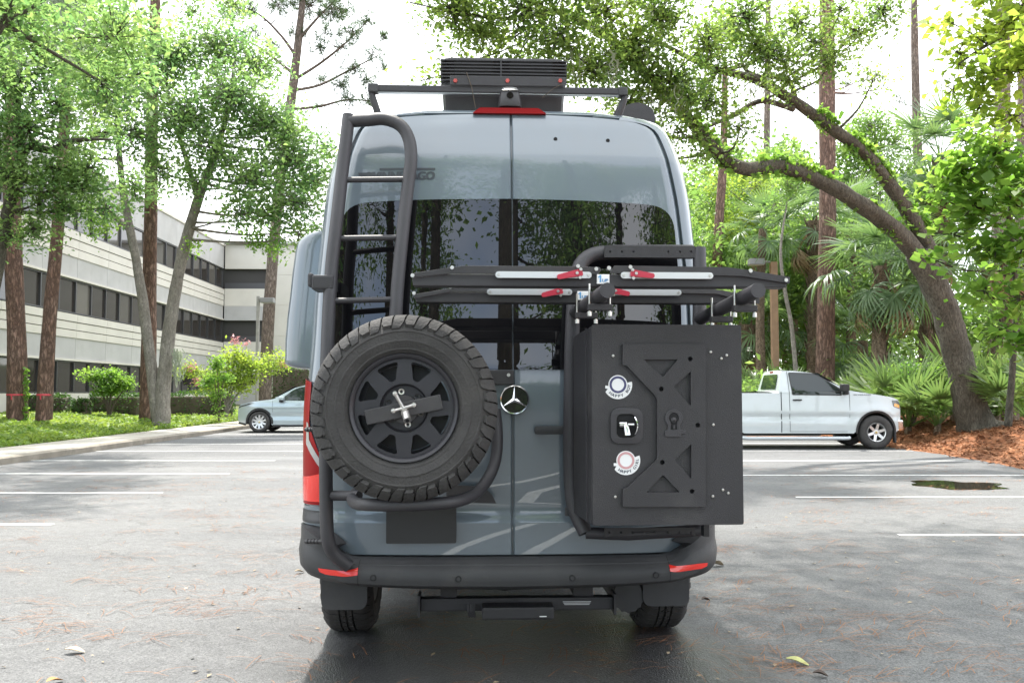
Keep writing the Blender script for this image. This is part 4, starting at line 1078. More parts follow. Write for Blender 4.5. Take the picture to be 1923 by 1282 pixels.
pts = np.array(pts); a = rng.uniform(0, 2 * math.pi, len(pts))
ribbons('pine_straw', pts, np.stack([np.cos(a), np.sin(a)], 1), rng.uniform(.12, .28, len(pts)), .008, lf_straw, .01, .25, rng)
C = pts[rng.choice(len(pts), 15000)] + rng.normal(size=(15000, 3)) * np.array([.05, .05, .012])
V, Fq = leaf_quads(C, .13, rng, .35, up=1.2)
o = link('mulch', np_mesh('mulch', V, Fq), leaf_mat('mulch_bits', (0.10, 0.04, 0.02), (0.40, 0.20, 0.10), (.1, .04, .02), (.2, .1, .05), .1, .9), None, 0); o['kind'] = 'stuff'
lit = []
for _ in range(430):                       # small drifts of fallen needles
    d = rng.uniform(4.0, 17); xr = d * 0.62
    x = rng.uniform(-xr, xr)
    k = int(rng.integers(2, 22)); ang = rng.normal() * .5
    for _ in range(k):
        lit.append((x + rng.normal() * .16, d + rng.normal() * .08, ang + rng.normal() * .55))
for _ in range(700):
    d = rng.uniform(3.9, 18) ; lit.append((rng.uniform(-.62, .62) * d, d, rng.normal() * .9))
lit = np.array(lit)
ribbons('pine_needles', np.stack([lit[:, 0], lit[:, 1], np.zeros(len(lit))], 1), np.stack([np.cos(lit[:, 2]), np.sin(lit[:, 2])], 1), rng.uniform(.08, .24, len(lit)), .0021, lf_straw, .007, .22, rng)
n = 520
d = 4 + 16 * rng.uniform(0, 1, n) ** 1.3
C = np.stack([rng.uniform(-.62, .62, n) * d, d, np.full(n, .007)], 1)
V, Fq = leaf_quads(C, .028, rng, .55, up=3.0, sv=.7)
V[:, 2] = np.maximum(V[:, 2], .005)
o = link('leaf_litter', np_mesh('leaf_litter', V, Fq), leaf_mat('litter', (0.16, 0.11, 0.07), (0.42, 0.34, 0.22), (0.1, 0.08, 0.05), (0.2, 0.16, 0.1), .15), None, 0); o['kind'] = 'stuff'
def fallen_leaf(px, py, size, col, label, rz, curl=.3):
    c = G(px, py, .012); V = []; nx, ny = 7, 5
    for i in range(nx):
        for j in range(ny):
            u, v = i / (nx - 1), j / (ny - 1) * 2 - 1
            wdt = .30 * math.sin(math.pi * (u * .92 + .04)) ** .7
            V.append((size * (u - .5), size * v * wdt, size * (curl * (v * wdt) ** 2 * 3 + .10 * math.sin(u * 3 + 1) + .04 * abs(v))))
    Fq = [(i * ny + j, (i + 1) * ny + j, (i + 1) * ny + j + 1, i * ny + j + 1) for i in range(nx - 1) for j in range(ny - 1)]
    o = MB().add(V, Fq).build('fallen_leaf', mat('leaf_' + col[0], col[1], .6, var=.3, vscale=20), smooth=180, fix=False)
    o.location = c; o.rotation_euler = (0, 0, rz)
    tag(o, label, 'leaf', 'single leaves fallen on the asphalt')
fallen_leaf(1497, 1243, .11, ('yellow', (.42, .42, .16)), 'pale yellow leaf lying on the asphalt at lower right', -.5)
fallen_leaf(1541, 1266, .07, ('dark', (.05, .03, .02)), 'dark brown leaf near the bottom edge, right of the yellow leaf', -.3, .6)
fallen_leaf(1325, 1126, .06, ('dark', (.05, .03, .02)), 'small dark curled leaf right of the rear wheel', .3, .9)
fallen_leaf(1345, 1060, .13, ('tan', (.34, .27, .18)), 'crumpled tan leaf just right of the bumper end', .4, .8)
fallen_leaf(103, 1278, .08, ('orange', (.42, .22, .08)), 'orange brown leaf at the bottom left edge', 1.0, .4)
fallen_leaf(140, 1222, .10, ('tan', (.34, .27, .18)), 'pale leaf lying in the left foreground', .1, .3)
fallen_leaf(562, 1073, .07, ('tan', (.34, .27, .18)), 'small pale leaf beside the left end of the bumper', .5, .5)
# ================================================================== CAMPER VAN (van axes: x right, y forward, z up, y=0 at the rear bumper)
VX, VY, VYAW = -0.002, 4.38, R(2.4)
van = empty('camper_van', (VX, VY, 0), VYAW, 'blue grey camper van seen from behind with ladder, spare wheel and black box', 'van')
_vm = Matrix.LocRotScale(Vector((VX, VY, 0)), Matrix.Rotation(VYAW, 3, 'Z'), None); _vi = _vm.inverted()
_vo = _vi @ CAM
def VL(px, py, yl):
    """van-local point seen at a pixel of the photograph, at local depth yl"""
    d = _vi.to_3x3() @ ray(px, py)
    return _vo + d * ((yl - _vo.y) / d.y)
m_paint = mat('van_paint', (0.116, 0.146, 0.170), 0.3, coat=1.0, spec=0.5, coat_rough=0.015, dirt=(.13, .14, .145), dirt_amt=.35, dscale=2.6)
m_blk = mat('black_powdercoat', (0.026, 0.0245, 0.027), 0.46, spec=0.5, bump=0.25, bscale=350, var=0.14, vscale=2.2, dirt=(.075, .07, .066), dirt_amt=.45, dscale=2.4)
m_tubeb = mat('black_tube', (0.035, 0.033, 0.037), 0.5, bump=0.15, bscale=300)
m_plast = mat('bumper_plastic', (0.036, 0.036, 0.038), 0.5, bump=0.2, bscale=420, var=0.15, vscale=4, dirt=(.085, .08, .073), dirt_amt=.5, dscale=3.2)
m_glass = mat('tinted_glass', (0.005, 0.005, 0.006), 0.008, spec=0.65, ior=1.55)
m_rub = mat('tyre_rubber', (0.038, 0.036, 0.035), 0.8, var=0.25, vscale=7, bump=0.3, bscale=90, dirt=(0.065, 0.06, 0.054), dirt_amt=0.5, dscale=5)
m_rim = mat('black_rim', (0.030, 0.029, 0.034), 0.38, metal=0.2)
m_alu = mat('aluminium', (0.62, 0.62, 0.62), 0.36, metal=0.85)
m_chrome = mat('chrome', (0.72, 0.72, 0.72), 0.12, metal=1.0)
m_red = mat('red_lens', (0.26, 0.006, 0.008), 0.35, spec=0.2)
m_redhi = mat('red_reflector', (0.75, 0.03, 0.02), 0.25, coat=0.8)
m_lever = mat('red_lever', (0.42, 0.025, 0.05), 0.4)
m_gap = mat('dark_gap', (0.006, 0.006, 0.007), 0.8)
m_steel = mat('bolt_steel', (0.55, 0.53, 0.5), 0.3, metal=0.9)
m_wht = mat('white_print', (0.75, 0.75, 0.75), 0.5)

Wf = pchip([(.45, 1.01), (.6, 1.03), (.8, 1.038), (1.18, 1.04), (1.617, 1.016), (1.84, 1.008), (2.178, .983), (2.367, .966), (2.485, .949), (2.577, .926), (2.68, .90), (2.748, .874), (2.818, .840), (2.850, .795), (2.868, .70), (2.880, .52), (2.888, .26), (2.892, .02)])
leanf = pchip([(.45, .098), (.72, .092), (.765, .112), (.9, .098), (1.2, .09), (1.40, .086), (1.5, .097), (1.6, .108), (1.8, .130), (2.0, .152), (2.2, .174), (2.36, .1916), (2.46, .205), (2.575, .226), (2.60, .235), (2.667, .262), (2.779, .31), (2.835, .345), (2.862, .40), (2.880, .52), (2.892, .80)])
xof = pchip([(.555, .79), (.575, .845), (.605, .875), (.65, .895), (.8, .908), (1.2, .916), (1.8, .915), (2.15, .888), (2.337, .870), (2.465, .849), (2.567, .831), (2.674, .803), (2.735, .778), (2.765, .745), (2.785, .69), (2.80, .58), (2.815, .32), (2.822, .05)])
def crown_y(x): return .055 * (abs(x) / .9) ** 3
def DS(x, z): return leanf(z) + crown_y(x)
def door_map(x, z, off=0.0): return (x, DS(x, z) - off, z)

# body shell
def build_shell():
    zs = sorted(set([round(z, 4) for z in list(np.arange(.45, 2.60, .06)) + [.72, .765, 2.575, 2.60, 2.63, 2.66, 2.69, 2.72, 2.745, 2.77, 2.785, 2.80, 2.81, 2.818, 2.826, 2.835, 2.845, 2.853, 2.86, 2.866, 2.872, 2.878, 2.883, 2.888, 2.892]]))
    V = []; rows = []
    for z in zs:
        W = Wf(z); top = sst((z - 2.80) / .035)
        xd = min(xof(min(z, 2.80)) + .006, W - .055); xd = xd * (1 - top) + W * .72 * top
        rec = .035 * (1 - sst((z - 2.808) / .02))
        yfr = float(np.interp(z, [.45, .9, 1.15, 1.9, 2.4, 2.892], [5.55, 5.6, 5.5, 4.55, 3.9, 3.3]))
        half = []
        half.append((W * .80, yfr)); half.append((W * .97, yfr - .22))
        for y in np.linspace(yfr - .5, .75, 10): half.append((W, y))
        y0 = DS(xd, z) if z < 2.825 else leanf(z) + .045
        Ry = .17 + .12 * top
        for t in np.linspace(1, 0, 9):
            a = t * math.pi / 2
            half.append((xd + (W - xd) * math.sin(a), y0 + .004 + Ry * (1 - math.cos(a))))
        half.append((xd - .004, y0 + rec))
        for f in (.75, .5, .25): half.append((xd * f, (DS(xd * f, z)) + rec))
        full = [(-x, y) for (x, y) in half] + [(0.0, leanf(z) + rec)] + half[::-1]
        rows.append([(x, y, z) for (x, y) in full])
    m = len(rows[0])
    for r in rows: V += r
    Fs = [(i * m + j, i * m + j + 1, (i + 1) * m + j + 1, (i + 1) * m + j) for i in range(len(rows) - 1) for j in range(m - 1)]
    Fs += [(i * m + m - 1, i * m, (i + 1) * m, (i + 1) * m + m - 1) for i in range(len(rows) - 1)]
    Fs.append(tuple(range(m))); Fs.append(tuple((len(rows) - 1) * m + j for j in range(m - 1, -1, -1)))
    MB().add(V, Fs).build('body', m_paint, van, 32)
build_shell()
# side bed bump-out on the left flank
q = MB()
pf_ = pchip([(1.475, 1.03), (1.479, 1.10), (1.49, 1.155), (1.51, 1.183), (1.54, 1.182), (1.63, 1.182), (1.86, 1.160), (2.10, 1.135), (2.15, 1.118), (2.18, 1.088), (2.20, 1.03), (2.206, .96)])
prof = [(float(z), pf_(float(z)), 0) for z in (1.475, 1.477, 1.479, 1.483, 1.49, 1.50, 1.51, 1.525, 1.54, 1.63, 1.75, 1.86, 1.98, 2.10, 2.13, 2.15, 2.165, 2.18, 2.19, 2.20, 2.206)]
V = []
for (z, x, _) in prof:
    xb = Wf(z) - .02
    row = [(xb, .37), (x * .35 + xb * .65, .374), (x * .65 + xb * .35, .385), (x * .85 + xb * .15, .403), (x * .96 + xb * .04, .43), (x, .48), (x, 1.2), (x, 1.95), (x * .93 + xb * .07, 2.02), (xb, 2.08)]
    V += [(-a, b, z) for a, b in row]
m = 10
Fs = [(i * m + j, i * m + j + 1, (i + 1) * m + j + 1, (i + 1) * m + j) for i in range(20) for j in range(m - 1)] + [tuple(range(m)), tuple(20 * m + j for j in range(m))]
q.add(V, Fs).build('side_bump_out', m_paint, van, 40)

# rear doors: curved skins standing in the shell, dark gaps all round
SEAM = 0.010
def build_door(sgn, label):
    zs = sorted(set([round(float(z), 4) for z in np.arange(.565, 2.56, .05)] + [.72, .745, .765, .6, .58, 2.575, 2.588, 2.60, 2.615, 2.63, 2.65, 2.67, 2.69, 2.71, 2.73, 2.735, 2.748, 2.758, 2.768, 2.777, 2.785, 2.793, 2.80, 2.807, 2.813, 2.818]))
    us = [0, .008, .03, .1, .2, .3, .4, .5, .6, .7, .8, .88, .94, .975, .99, 1.0]
    V = []
    for z in zs:
        xo = max(xof(z) - .006, .02)
        for u in us:
            x0 = SEAM + .0035 * sgn
            x = x0 + (sgn * xo - x0) * u
            edge = max(0, (u - .975) / .025) ** 2 * .016 + max(0, (.008 - u) / .008) ** 2 * .008
            V.append((x, DS(x, z) + edge, z))
    m = len(us); n = len(zs)
    Fs = [(i * m + j, i * m + j + 1, (i + 1) * m + j + 1, (i + 1) * m + j) for i in range(n - 1) for j in range(m - 1)]
    # returned edges give the skin its thickness
    o = len(V)
    ring = [j for j in range(m)] + [i * m + m - 1 for i in range(1, n)] + [(n - 1) * m + j for j in range(m - 2, -1, -1)] + [i * m for i in range(n - 2, 0, -1)]
    for k in ring: V.append((V[k][0], V[k][1] + .028, V[k][2]))
    r = len(ring)
    Fs += [(ring[k], ring[(k + 1) % r], o + (k + 1) % r, o + k) for k in range(r)]
    d = MB().add(V, Fs).build('rear_door', m_paint, van, 30)
    d['label'] = label
    return d
door_l = build_door(-1, 'left rear door behind the ladder and spare wheel')
door_r = build_door(1, 'right rear door behind the black cargo box')
# door windows
def window(sgn, parent, x_in, x_out, lbl):
    a, b = (x_in, x_out)
    poly = [(a, 1.468), (b * .985, 1.468), (b * 1.005, 1.75), (b * .972, 2.31), (b * .55, 2.330), (a, 2.337)]
    r = [.006, .075, .2, .13, .3, .006]
    p = rounded(poly, r, 7)
    sheet('window', p, lambda x, z: door_map(x, z, .011), m_glass, parent, step=.05, smooth=25, thick=.012, thick_dir=(0, 1, 0))
window(-1, door_l, SEAM - .0035, -.880, '')
window(1, door_r, SEAM + .0035, .868, '')
# crease shading line hardware: two blanking plugs on the right door
for px, py in ((1042, 265), (1140, 267)):
    p = VL(px, py, .3); MB().lathe([(0, -.004), (.010, -.004), (.011, .01)], 14, M=Matrix.Translation((p.x, DS(p.x, p.z), p.z))).build('plug', m_gap, door_r)
# lettering on the left door
def letters(body, cx, cz, width, height, fn, m, parent, name, shear=0.0, bold=0.0):
    V, Fs = text_geo(body)
    xs = [v[0] for v in V]; ys = [v[1] for v in V]
    sx = width / (max(xs) - min(xs)); sy = height / (max(ys) - min(ys)); mx = (max(xs) + min(xs)) / 2; my = (max(ys) + min(ys)) / 2
    q = MB(); q.add([fn(cx + (x - mx) * sx + shear * (y - my) * sy, cz + (y - my) * sy) for x, y in V], Fs)
    if bold:
        for d in (-bold, bold): q.add([fn(cx + (x - mx) * sx + d + shear * (y - my) * sy, cz + (y - my) * sy) for x, y in V], Fs)
    return q.build(name, m, parent, 0, fix=False)
a, b = VL(690, 331, .22), VL(816, 320, .22)
m_letter = mat('dark_vinyl', (0.045, 0.05, 0.06), 0.35)
letters('WINNEBAGO', (a.x + b.x) / 2, a.z + .004, b.x - a.x, .042, lambda x, z: door_map(x, z, .005), m_letter, door_l, 'lettering', .12, .0035)
sheet('letter_stripe', [(a.x + .06, a.z + .033), (b.x + .004, a.z + .033), (b.x + .004, a.z + .045), (a.x + .06, a.z + .045)], lambda x, z: door_map(x, z, .003), m_letter, door_l, step=.08)
sheet('letter_stripe', [(a.x - .045, a.z + .008), (a.x + .02, a.z - .012), (a.x + .035, a.z + .022), (a.x - .05, a.z + .022)], lambda x, z: door_map(x, z, .003), m_letter, door_l, step=.08)
# three-pointed star badge on the door seam
p = VL(966, 750, .09); em = Matrix.Translation((p.x, .088, p.z))
e = MB().lathe([(0, -.012), (.066, -.012), (.070, -.006), (.070, .01)], 40, M=em).build('badge', mat('badge_black', (.012, .012, .013), .15, coat=1), door_r)
q = MB().lathe([(.064, -.012), (.066, -.019), (.070, -.020), (.073, -.016), (.073, .008)], 40, M=em); q.build('badge_ring', m_chrome, e)
q = MB()
for k in range(3):
    t = math.pi / 2 + k * 2 * math.pi / 3; d = Vector((math.cos(t), 0, math.sin(t))); s = Vector((-math.sin(t), 0, math.cos(t)))
    c = Vector((p.x, .088, p.z)); y = Vector((0, -1, 0))
    q.add([c + s * .011 + y * .013, c - s * .011 + y * .013, c + d * .066 + y * .014, c + y * .021], [(0, 2, 3), (2, 1, 3)])
q.build('badge_star', m_chrome, e, 0)
# door handle
a, b = VL(1003, 807, .06), VL(1075, 807, .06)
q = MB().box(a.x, b.x, .028, .062, a.z - .020, a.z + .020); q.box(b.x - .05, b.x, .05, .1, a.z - .018, a.z + .018); q.box(a.x + .015, a.x + .04, .05, .1, a.z - .015, a.z + .015)
q.build('door_handle', m_plast, door_r, bevel=.012)
# plain dark number plate
a, b = VL(725, 1020, .07), VL(857, 955, .07)
pl = rounded([(a.x, a.z), (b.x, a.z), (b.x, b.z + .04), (a.x, b.z + .04)], .008)
MB().plate([pl], lambda u, v, t: (u, t, v), .066, .074).build('number_plate', mat('plate_black', (.021, .021, .021), .55), door_l, 0)
# tail lamps wrapping the rear corners
def corner(sgn, t, z, off):
    W = Wf(z); xd = min(xof(z) + .006, W - .055); y0 = DS(xd, z); a = t * math.pi / 2
    x, y = xd + (W - xd) * math.sin(a), y0 + .004 + .17 * (1 - math.cos(a))
    n = Vector((math.sin(a) * 1.0, -math.cos(a), 0)).normalized()
    return (sgn * (x + n.x * off), y + n.y * off, z)
for sgn in (-1, 1):
    def cm(t, z, off=.010): return corner(sgn, t, z, off)
    loop = rounded([(.02, .80), (1.25, .80), (1.3, 1.40), (.98, 1.43), (.38, 1.405), (.42, 1.2), (.05, 1.02)], .03)
    tl = sheet('tail_lamp', loop, lambda t, z: cm(t, z, .012), m_red, van, xs=list(np.arange(.1, 1.3, .1)), zs=list(np.arange(.85, 1.43, .06)), smooth=60, thick=.016, thick_dir=(0, 1, 0))
    sheet('lamp_segment', rounded([(.05, .815), (.86, .815), (.92, .93), (.40, .94), (.08, .955)], .02), lambda t, z: cm(t, z, .0145), m_redhi, tl, xs=list(np.arange(.1, 1.3, .1)), zs=list(np.arange(.85, 1.0, .05)))
    sheet('reversing_lens', rounded([(.06, 1.015), (.10, .985), (.52, 1.10), (.50, 1.21), (.43, 1.20), (.40, 1.12)], .01), lambda t, z: cm(t, z, .0145), mat('clear_lens', (.38, .36, .36), .15, coat=.4), tl, xs=list(np.arange(.1, 1.3, .1)), zs=list(np.arange(1., 1.2, .05)))
    cp = sheet('corner_step', rounded([(.0, .703), (1.3, .703), (1.3, .79), (.0, .79)], .01), lambda t, z: cm(t, z, .010), m_paint, van, xs=list(np.arange(.1, 1.3, .1)), zs=[.73], smooth=60, thick=.03, thick_dir=(0, 1, 0))
    sheet('step_pad', rounded([(.12, .712), (.85, .712), (.85, .772), (.12, .772)], .01), lambda t, z: cm(t, z, .0135), m_plast, cp, xs=list(np.arange(.1, 1.3, .1)), zs=[.73])

# bumper: swept round both corners, ends rising beside the doors
def bump_path(s):
    """s from 0 (middle) to 1 (front end of the corner), returns x, y, lower edge, upper edge"""
    T = [(0, 0, 0.0, .405, .556), (.42, .44, .002, .412, .556), (.66, .70, .012, .424, .556), (.74, .78, .018, .430, .562), (.80, .855, .032, .440, .60), (.85, .925, .052, .450, .655), (.89, .985, .090, .462, .69), (.93, 1.018, .155, .472, .70), (.97, 1.042, .28, .478, .70), (1.0, 1.048, .55, .48, .70)]
    ss = [t[0] for t in T]
    return [pchip([(t[0], t[k]) for t in T])(s) for k in (1, 2, 3, 4)]
def bump_pt(s, v, off=0.0):
    """v 0..1 from bottom to top on the outer face"""
    sg = -1 if s < 0 else 1; s = abs(s); x, y, zb, zt = bump_path(s)
    x2, y2, *_ = bump_path(min(1, s + .01)); x1, y1, *_ = bump_path(max(0, s - .01))
    t = Vector((x2 - x1, y2 - y1, 0)).normalized(); n = Vector((t.y, -t.x, 0))
    prof = [(0, .05), (.06, .012), (.18, -.010), (.45, -.016), (.66, -.008), (.76, .006), (.80, .018), (.84, .020), (1.0, .060)]
    dpt = float(np.interp(v, [a for a, _ in prof], [b for _, b in prof]))
    if v > .66: dpt = dpt * (1 - sst((s - .74) / .10)) - .006 * sst((s - .74) / .10)
    pz = zb + (zt - zb) * v
    p = Vector((x, y, pz)) - n * dpt + n * off
    return (sg * p.x, p.y, p.z)
ss = [s for s in np.concatenate([-np.linspace(1, .62, 20), np.linspace(-.6, .6, 17), np.linspace(.62, 1, 20)])]
vs = [0, .03, .06, .12, .18, .3, .45, .56, .66, .71, .76, .80, .84, .92, 1.0]
V = [];
for s in ss:
    col = [bump_pt(s, v) for v in vs]
    b0 = Vector(col[0]); t0 = Vector(col[-1])
    inn = Vector((-b0.x * .12, .10, 0)) if abs(s) > .8 else Vector((0, .12, 0))
    col = [tuple(b0 + inn)] + col + [tuple(t0 + inn * .8)]
    V += col
m = len(vs) + 2
Fs = [(i * m + j, i * m + j + 1, (i + 1) * m + j + 1, (i + 1) * m + j) for i in range(len(ss) - 1) for j in range(m - 1)] + [tuple(range(m)), tuple((len(ss) - 1) * m + j for j in range(m))]
bumper = MB().add(V, Fs).build('bumper', m_plast, van, 38)
def s_at(px):
    best = min(np.linspace(-1, 1, 801), key=lambda s: abs(VL(px, 1070, bump_pt(s, .5)[1]).x - bump_pt(s, .5)[0])); return float(best)
for pts in ([(597, 1066), (672, 1066), (672, 1079), (612, 1078), (600, 1073)], [(1258, 1060), (1329, 1056), (1327, 1062), (1318, 1067), (1258, 1072)]):
    lo = []
    for px, py in pts:
        s = s_at(px); z = VL(px, py, bump_pt(s, .5)[1]).z; _, _, zb, zt = bump_path(abs(s)); lo.append((s, (z - zb) / (zt - zb)))
    sheet('reflector', lo, lambda s, v: bump_pt(s, v, .004), m_redhi, bumper, xs=list(np.arange(-1, 1, .02)), zs=list(np.arange(.1, .8, .08)), smooth=60)
for px in (672, 1259):
    s = s_at(px); sheet('joint', [(s - .0016, .05), (s + .0016, .05), (s + .0016, .97), (s - .0016, .97)], lambda s, v: bump_pt(s, v, .0015), m_gap, bumper, xs=[], zs=list(np.arange(.1, .97, .05)))
for px in (701, 861, 1075, 1231):
    s = s_at(px); c = Vector(bump_pt(s, .42, .0))
    MB().lathe([(0, -.003), (.010, -.003), (.0115, -.001), (.0115, .01)], 18, M=Matrix.Translation(c)).build('parking_sensor', mat('sensor', (.03, .03, .032), .35), bumper)
    MB().lathe([(.012, -.002), (.0145, -.0025), (.0145, .01)], 18, M=Matrix.Translation(c)).build('sensor_ring', m_gap, bumper)

# underside: tow bar, receiver, wiring, axle and exhaust
under = mat('underbody', (.012, .012, .012), .8)
MB().box(-.86, .86, .35, 5.2, .46, .53).build('floor_pan', under, van, 0)
a, b = VL(790, 1145, .30), VL(1150, 1118, .30)
tow = MB().box(a.x, b.x, .27, .34, a.z, b.z).build('tow_bar', m_blk, van, 0, bevel=.006)
for bx in ((a.x - .012, a.x, .24, .37, a.z - .02, b.z + .02), (b.x, b.x + .012, .24, .37, a.z - .02, b.z + .02), (a.x + .1, a.x + .18, .30, .5, b.z, .50), (b.x - .2, b.x - .1, .30, .5, b.z, .50)): MB().box(*bx).build('tow_bracket', m_blk, tow, 0)
a, b = VL(905, 1163, .18), VL(1040, 1137, .18)
q = MB().box(a.x, b.x, .16, .36, a.z, b.z); q.build('receiver_cover', m_blk, tow, 0, bevel=.012)
p = VL(1020, 1157, .155); q = MB()
letters('——', p.x, p.z, .035, .005, lambda x, z: (x, .1585, z), m_wht, tow, 'receiver_print')
a = VL(880, 1150, .2); q = MB()
for k in range(3): q.tube([(a.x + k * .012, .21, a.z + .04), (a.x + k * .012, .19, a.z + .01), (a.x + .006 + k * .012, .2, a.z - .02)], .008, 8)
q.build('chain_loop', m_blk, tow)
a, b = VL(1057, 1134, .265), VL(1110, 1126, .265)
for k in range(3): MB().box(a.x + .004 * k, b.x - .004 * k, .2675, .269, a.z + .011 - k * .007, a.z + .0135 - k * .007).build('label_print', m_wht, tow, 0)
MB().tube([(-.8, .93, .36), (.8, .93, .36)], .055, 12).build('axle', under, van)
MB().lathe([(0, -.14), (.12, -.12), (.15, 0), (.12, .12), (0, .14)], 20, M=Matrix.Translation((0, .93, .36))).build('differential', under, van)
p = VL(1180, 1120, .42); q = MB(); V = []
for i in range(28):
    an = 2 * math.pi * i / 28; r = .078 + .006 * (i % 2); V.append((p.x + r * math.cos(an), .42, p.z + r * math.sin(an)))
V += [(x, .9, z) for x, _, z in V]
q.add(V, [tuple(range(28)), tuple(range(55, 27, -1))] + [(i, (i + 1) % 28, 28 + (i + 1) % 28, 28 + i) for i in range(28)]).build('heat_shield', m_plast, van, 30)

# wheels
def tyre_mesh(Ro=.40, w=.26, lugs=True, seed=0):
    h = w / 2; k = Ro / .40
    prof = [(.222 * k, -h + .035), (.235 * k, -h + .018), (.246 * k, -h + .010), (.250 * k, -h + .004), (.258 * k, -h + .004), (.262 * k, -h + .001), (.28 * k, -h - .002), (.285 * k, -h - .0055), (.289 * k, -h - .0055), (.292 * k, -h - .003), (.322 * k, -h - .002), (.326 * k, -h - .005), (.330 * k, -h - .004), (.335 * k, -h + .001), (.358 * k, -h + .012), (.376 * k, -h + .03), (.386 * k, -h + .05)]
    prof = prof + [(.388 * k, 0)] + [(r, -y) for r, y in prof[::-1]] + [(.21 * k, h - .04), (.21 * k, -h + .04)]
    q = MB().lathe(prof, 96, closed=True)
    if not lugs: return q
    def pol(r, a, y): return (r * math.cos(a), y, r * math.sin(a))
    rr = random.Random(seed); n = 46
    for side in (-1, 1):
        for i in range(n):
            a0 = 2 * math.pi * (i + (.5 if side > 0 else 0)) / n; da = 2 * math.pi / n * (.42 if i % 2 else .44); sk = .030 * side
            long_ = i % 2 == 0
            # shoulder block: wraps from the tread over the shoulder on to the sidewall
            rin = (.338 if long_ else .352) * k
            st = [(rin, -h + .0), (rin + .004 * k, -h - .003), (.368 * k, -h + .006), (.391 * k, -h + .028), (.400 * k, -h + .045), (.401 * k, -h + .095)]
            V = []
            for j, (r, y) in enumerate(st):
                wd = da * (.8 if j < 2 else 1.0); s_ = sk * (j - 2) * .5 + (.02 * (1 if long_ else -1) if j < 2 else 0)
                y_ = y if side < 0 else -y
                V += [pol(r, a0 - wd + s_, y_), pol(r, a0 + wd + s_, y_)]
            rb = [(.325 * k, -h + .012), (.34 * k, -h + .02), (.36 * k, -h + .03), (.38 * k, -h + .05), (.38 * k, -h + .06), (.38 * k, -h + .095)]
            for j, (r, y) in enumerate(rb):
                wd = da * (.62 if j < 2 else 1.0); s_ = sk * (j - 2) * .5 + (.02 * (1 if long_ else -1) if j < 2 else 0); y_ = y if side < 0 else -y
                V += [pol(r, a0 - wd + s_, y_), pol(r, a0 + wd + s_, y_)]
            Fs = [(2 * j, 2 * j + 1, 2 * j + 3, 2 * j + 2) for j in range(5)]
            for j in range(5):
                Fs += [(2 * j, 2 * j + 2, 12 + 2 * j + 2, 12 + 2 * j), (2 * j + 1, 12 + 2 * j + 1, 12 + 2 * j + 3, 2 * j + 3)]
            Fs += [(0, 12, 13, 1), (10, 11, 23, 22)]
            q.add(V, Fs)
        for i in range(n):
            a0 = 2 * math.pi * (i + .25) / n; da = 2 * math.pi / n * .38; y0 = side * .006; y1 = side * (h - .105)
            V = []
            for r in (.382 * k, .401 * k):
                V += [pol(r, a0 - da - .01, y0), pol(r, a0 + da - .01, y0), pol(r, a0 + da + .03, y1), pol(r, a0 - da + .03, y1)]
            q.add(V, [(4, 5, 6, 7), (0, 1, 5, 4), (1, 2, 6, 5), (2, 3, 7, 6), (3, 0, 4, 7)])
    return q
def polar_face(rs, halves, n, y, thick, hole):
    """ring of flat face with n rounded openings; rs radii, halves: half-angle of the opening at each radius, hole: index range left open"""
    bm = bmesh.new(); sec = 2 * math.pi / n; cols = []
    grid = []
    for r, hdeg in zip(rs, halves):
        row = []
        for k in range(n):
            c = sec * k
            for f in (-.5 * sec, -R(hdeg) - (.5 * sec - R(hdeg)) * .5, -R(hdeg), 0.0, R(hdeg), R(hdeg) + (.5 * sec - R(hdeg)) * .5):
                a = c + f + math.pi / 2 + sec / 2; row.append(bm.verts.new((r * math.cos(a), y, r * math.sin(a))))
        grid.append(row)
    m = len(grid[0])
    for i in range(len(rs) - 1):
        for j in range(m):
            if hole[0] <= i < hole[1] and (j % 6) in (2, 3): continue
            bm.faces.new([grid[i][j], grid[i][(j + 1) % m], grid[i + 1][(j + 1) % m], grid[i + 1][j]])
    bmesh.ops.recalc_face_normals(bm, faces=bm.faces)
    ret = bmesh.ops.extrude_face_region(bm, geom=bm.faces[:])
    for v in ret['geom']:
        if isinstance(v, bmesh.types.BMVert): v.co.y += thick
    bmesh.ops.recalc_face_normals(bm, faces=bm.faces)
    V = [tuple(v.co) for v in bm.verts]; bm.verts.index_update(); Fs = [tuple(v.index for v in f.verts) for f in bm.faces]; bm.free()
    return V, Fs
# spare wheel on its carrier, outer face towards -y
sp = VL(759, 766, -.47)
spare = empty('spare_wheel', (sp.x, -.37, sp.z)); spare.parent = van
ty = tyre_mesh(.402, .265).build('tyre', m_rub, spare, 28)
V, Fs = polar_face([.104, .121, .124, .13, .15, .17, .190, .197, .2, .206, .214], [4, 4, 3.2, 6.5, 9.0, 11.5, 13.8, 13.2, 11, 11, 11], 8, -.100, .045, (2, 8))
rq = MB().add(V, Fs)
rq.lathe([(.212, -.102), (.214, -.112), (.222, -.121), (.230, -.124), (.234, -.118), (.234, -.09), (.22, .09), (.234, .12)], 72)
rq.lathe([(.212, -.102), (.200, -.02), (.195, .1)], 72)
rq.lathe([(.0, .03), (.19, .03)], 40)
rq.lathe([(.106, -.101), (.102, -.075), (.095, -.07), (0, -.07)], 48)
rim = rq.build('rim', m_rim, spare, 30)
q = MB().lathe([(.2145, -.1025), (.2185, -.1145), (.2145, -.112)], 72); q.build('bead_groove', m_gap, spare)
for k in range(6):
    an = math.pi / 2 + .2 + k * math.pi / 3; c = Vector((.072 * math.cos(an), -.071, .072 * math.sin(an)))
    MB().lathe([(0.007, -.004), (.013, -.006), (.014, .0)], 12, M=Matrix.Translation(c)).build('lug_hole', m_steel if k in (0, 3, 4) else m_blk, spare)
tilt = Matrix.Rotation(R(-12), 4, 'Y')
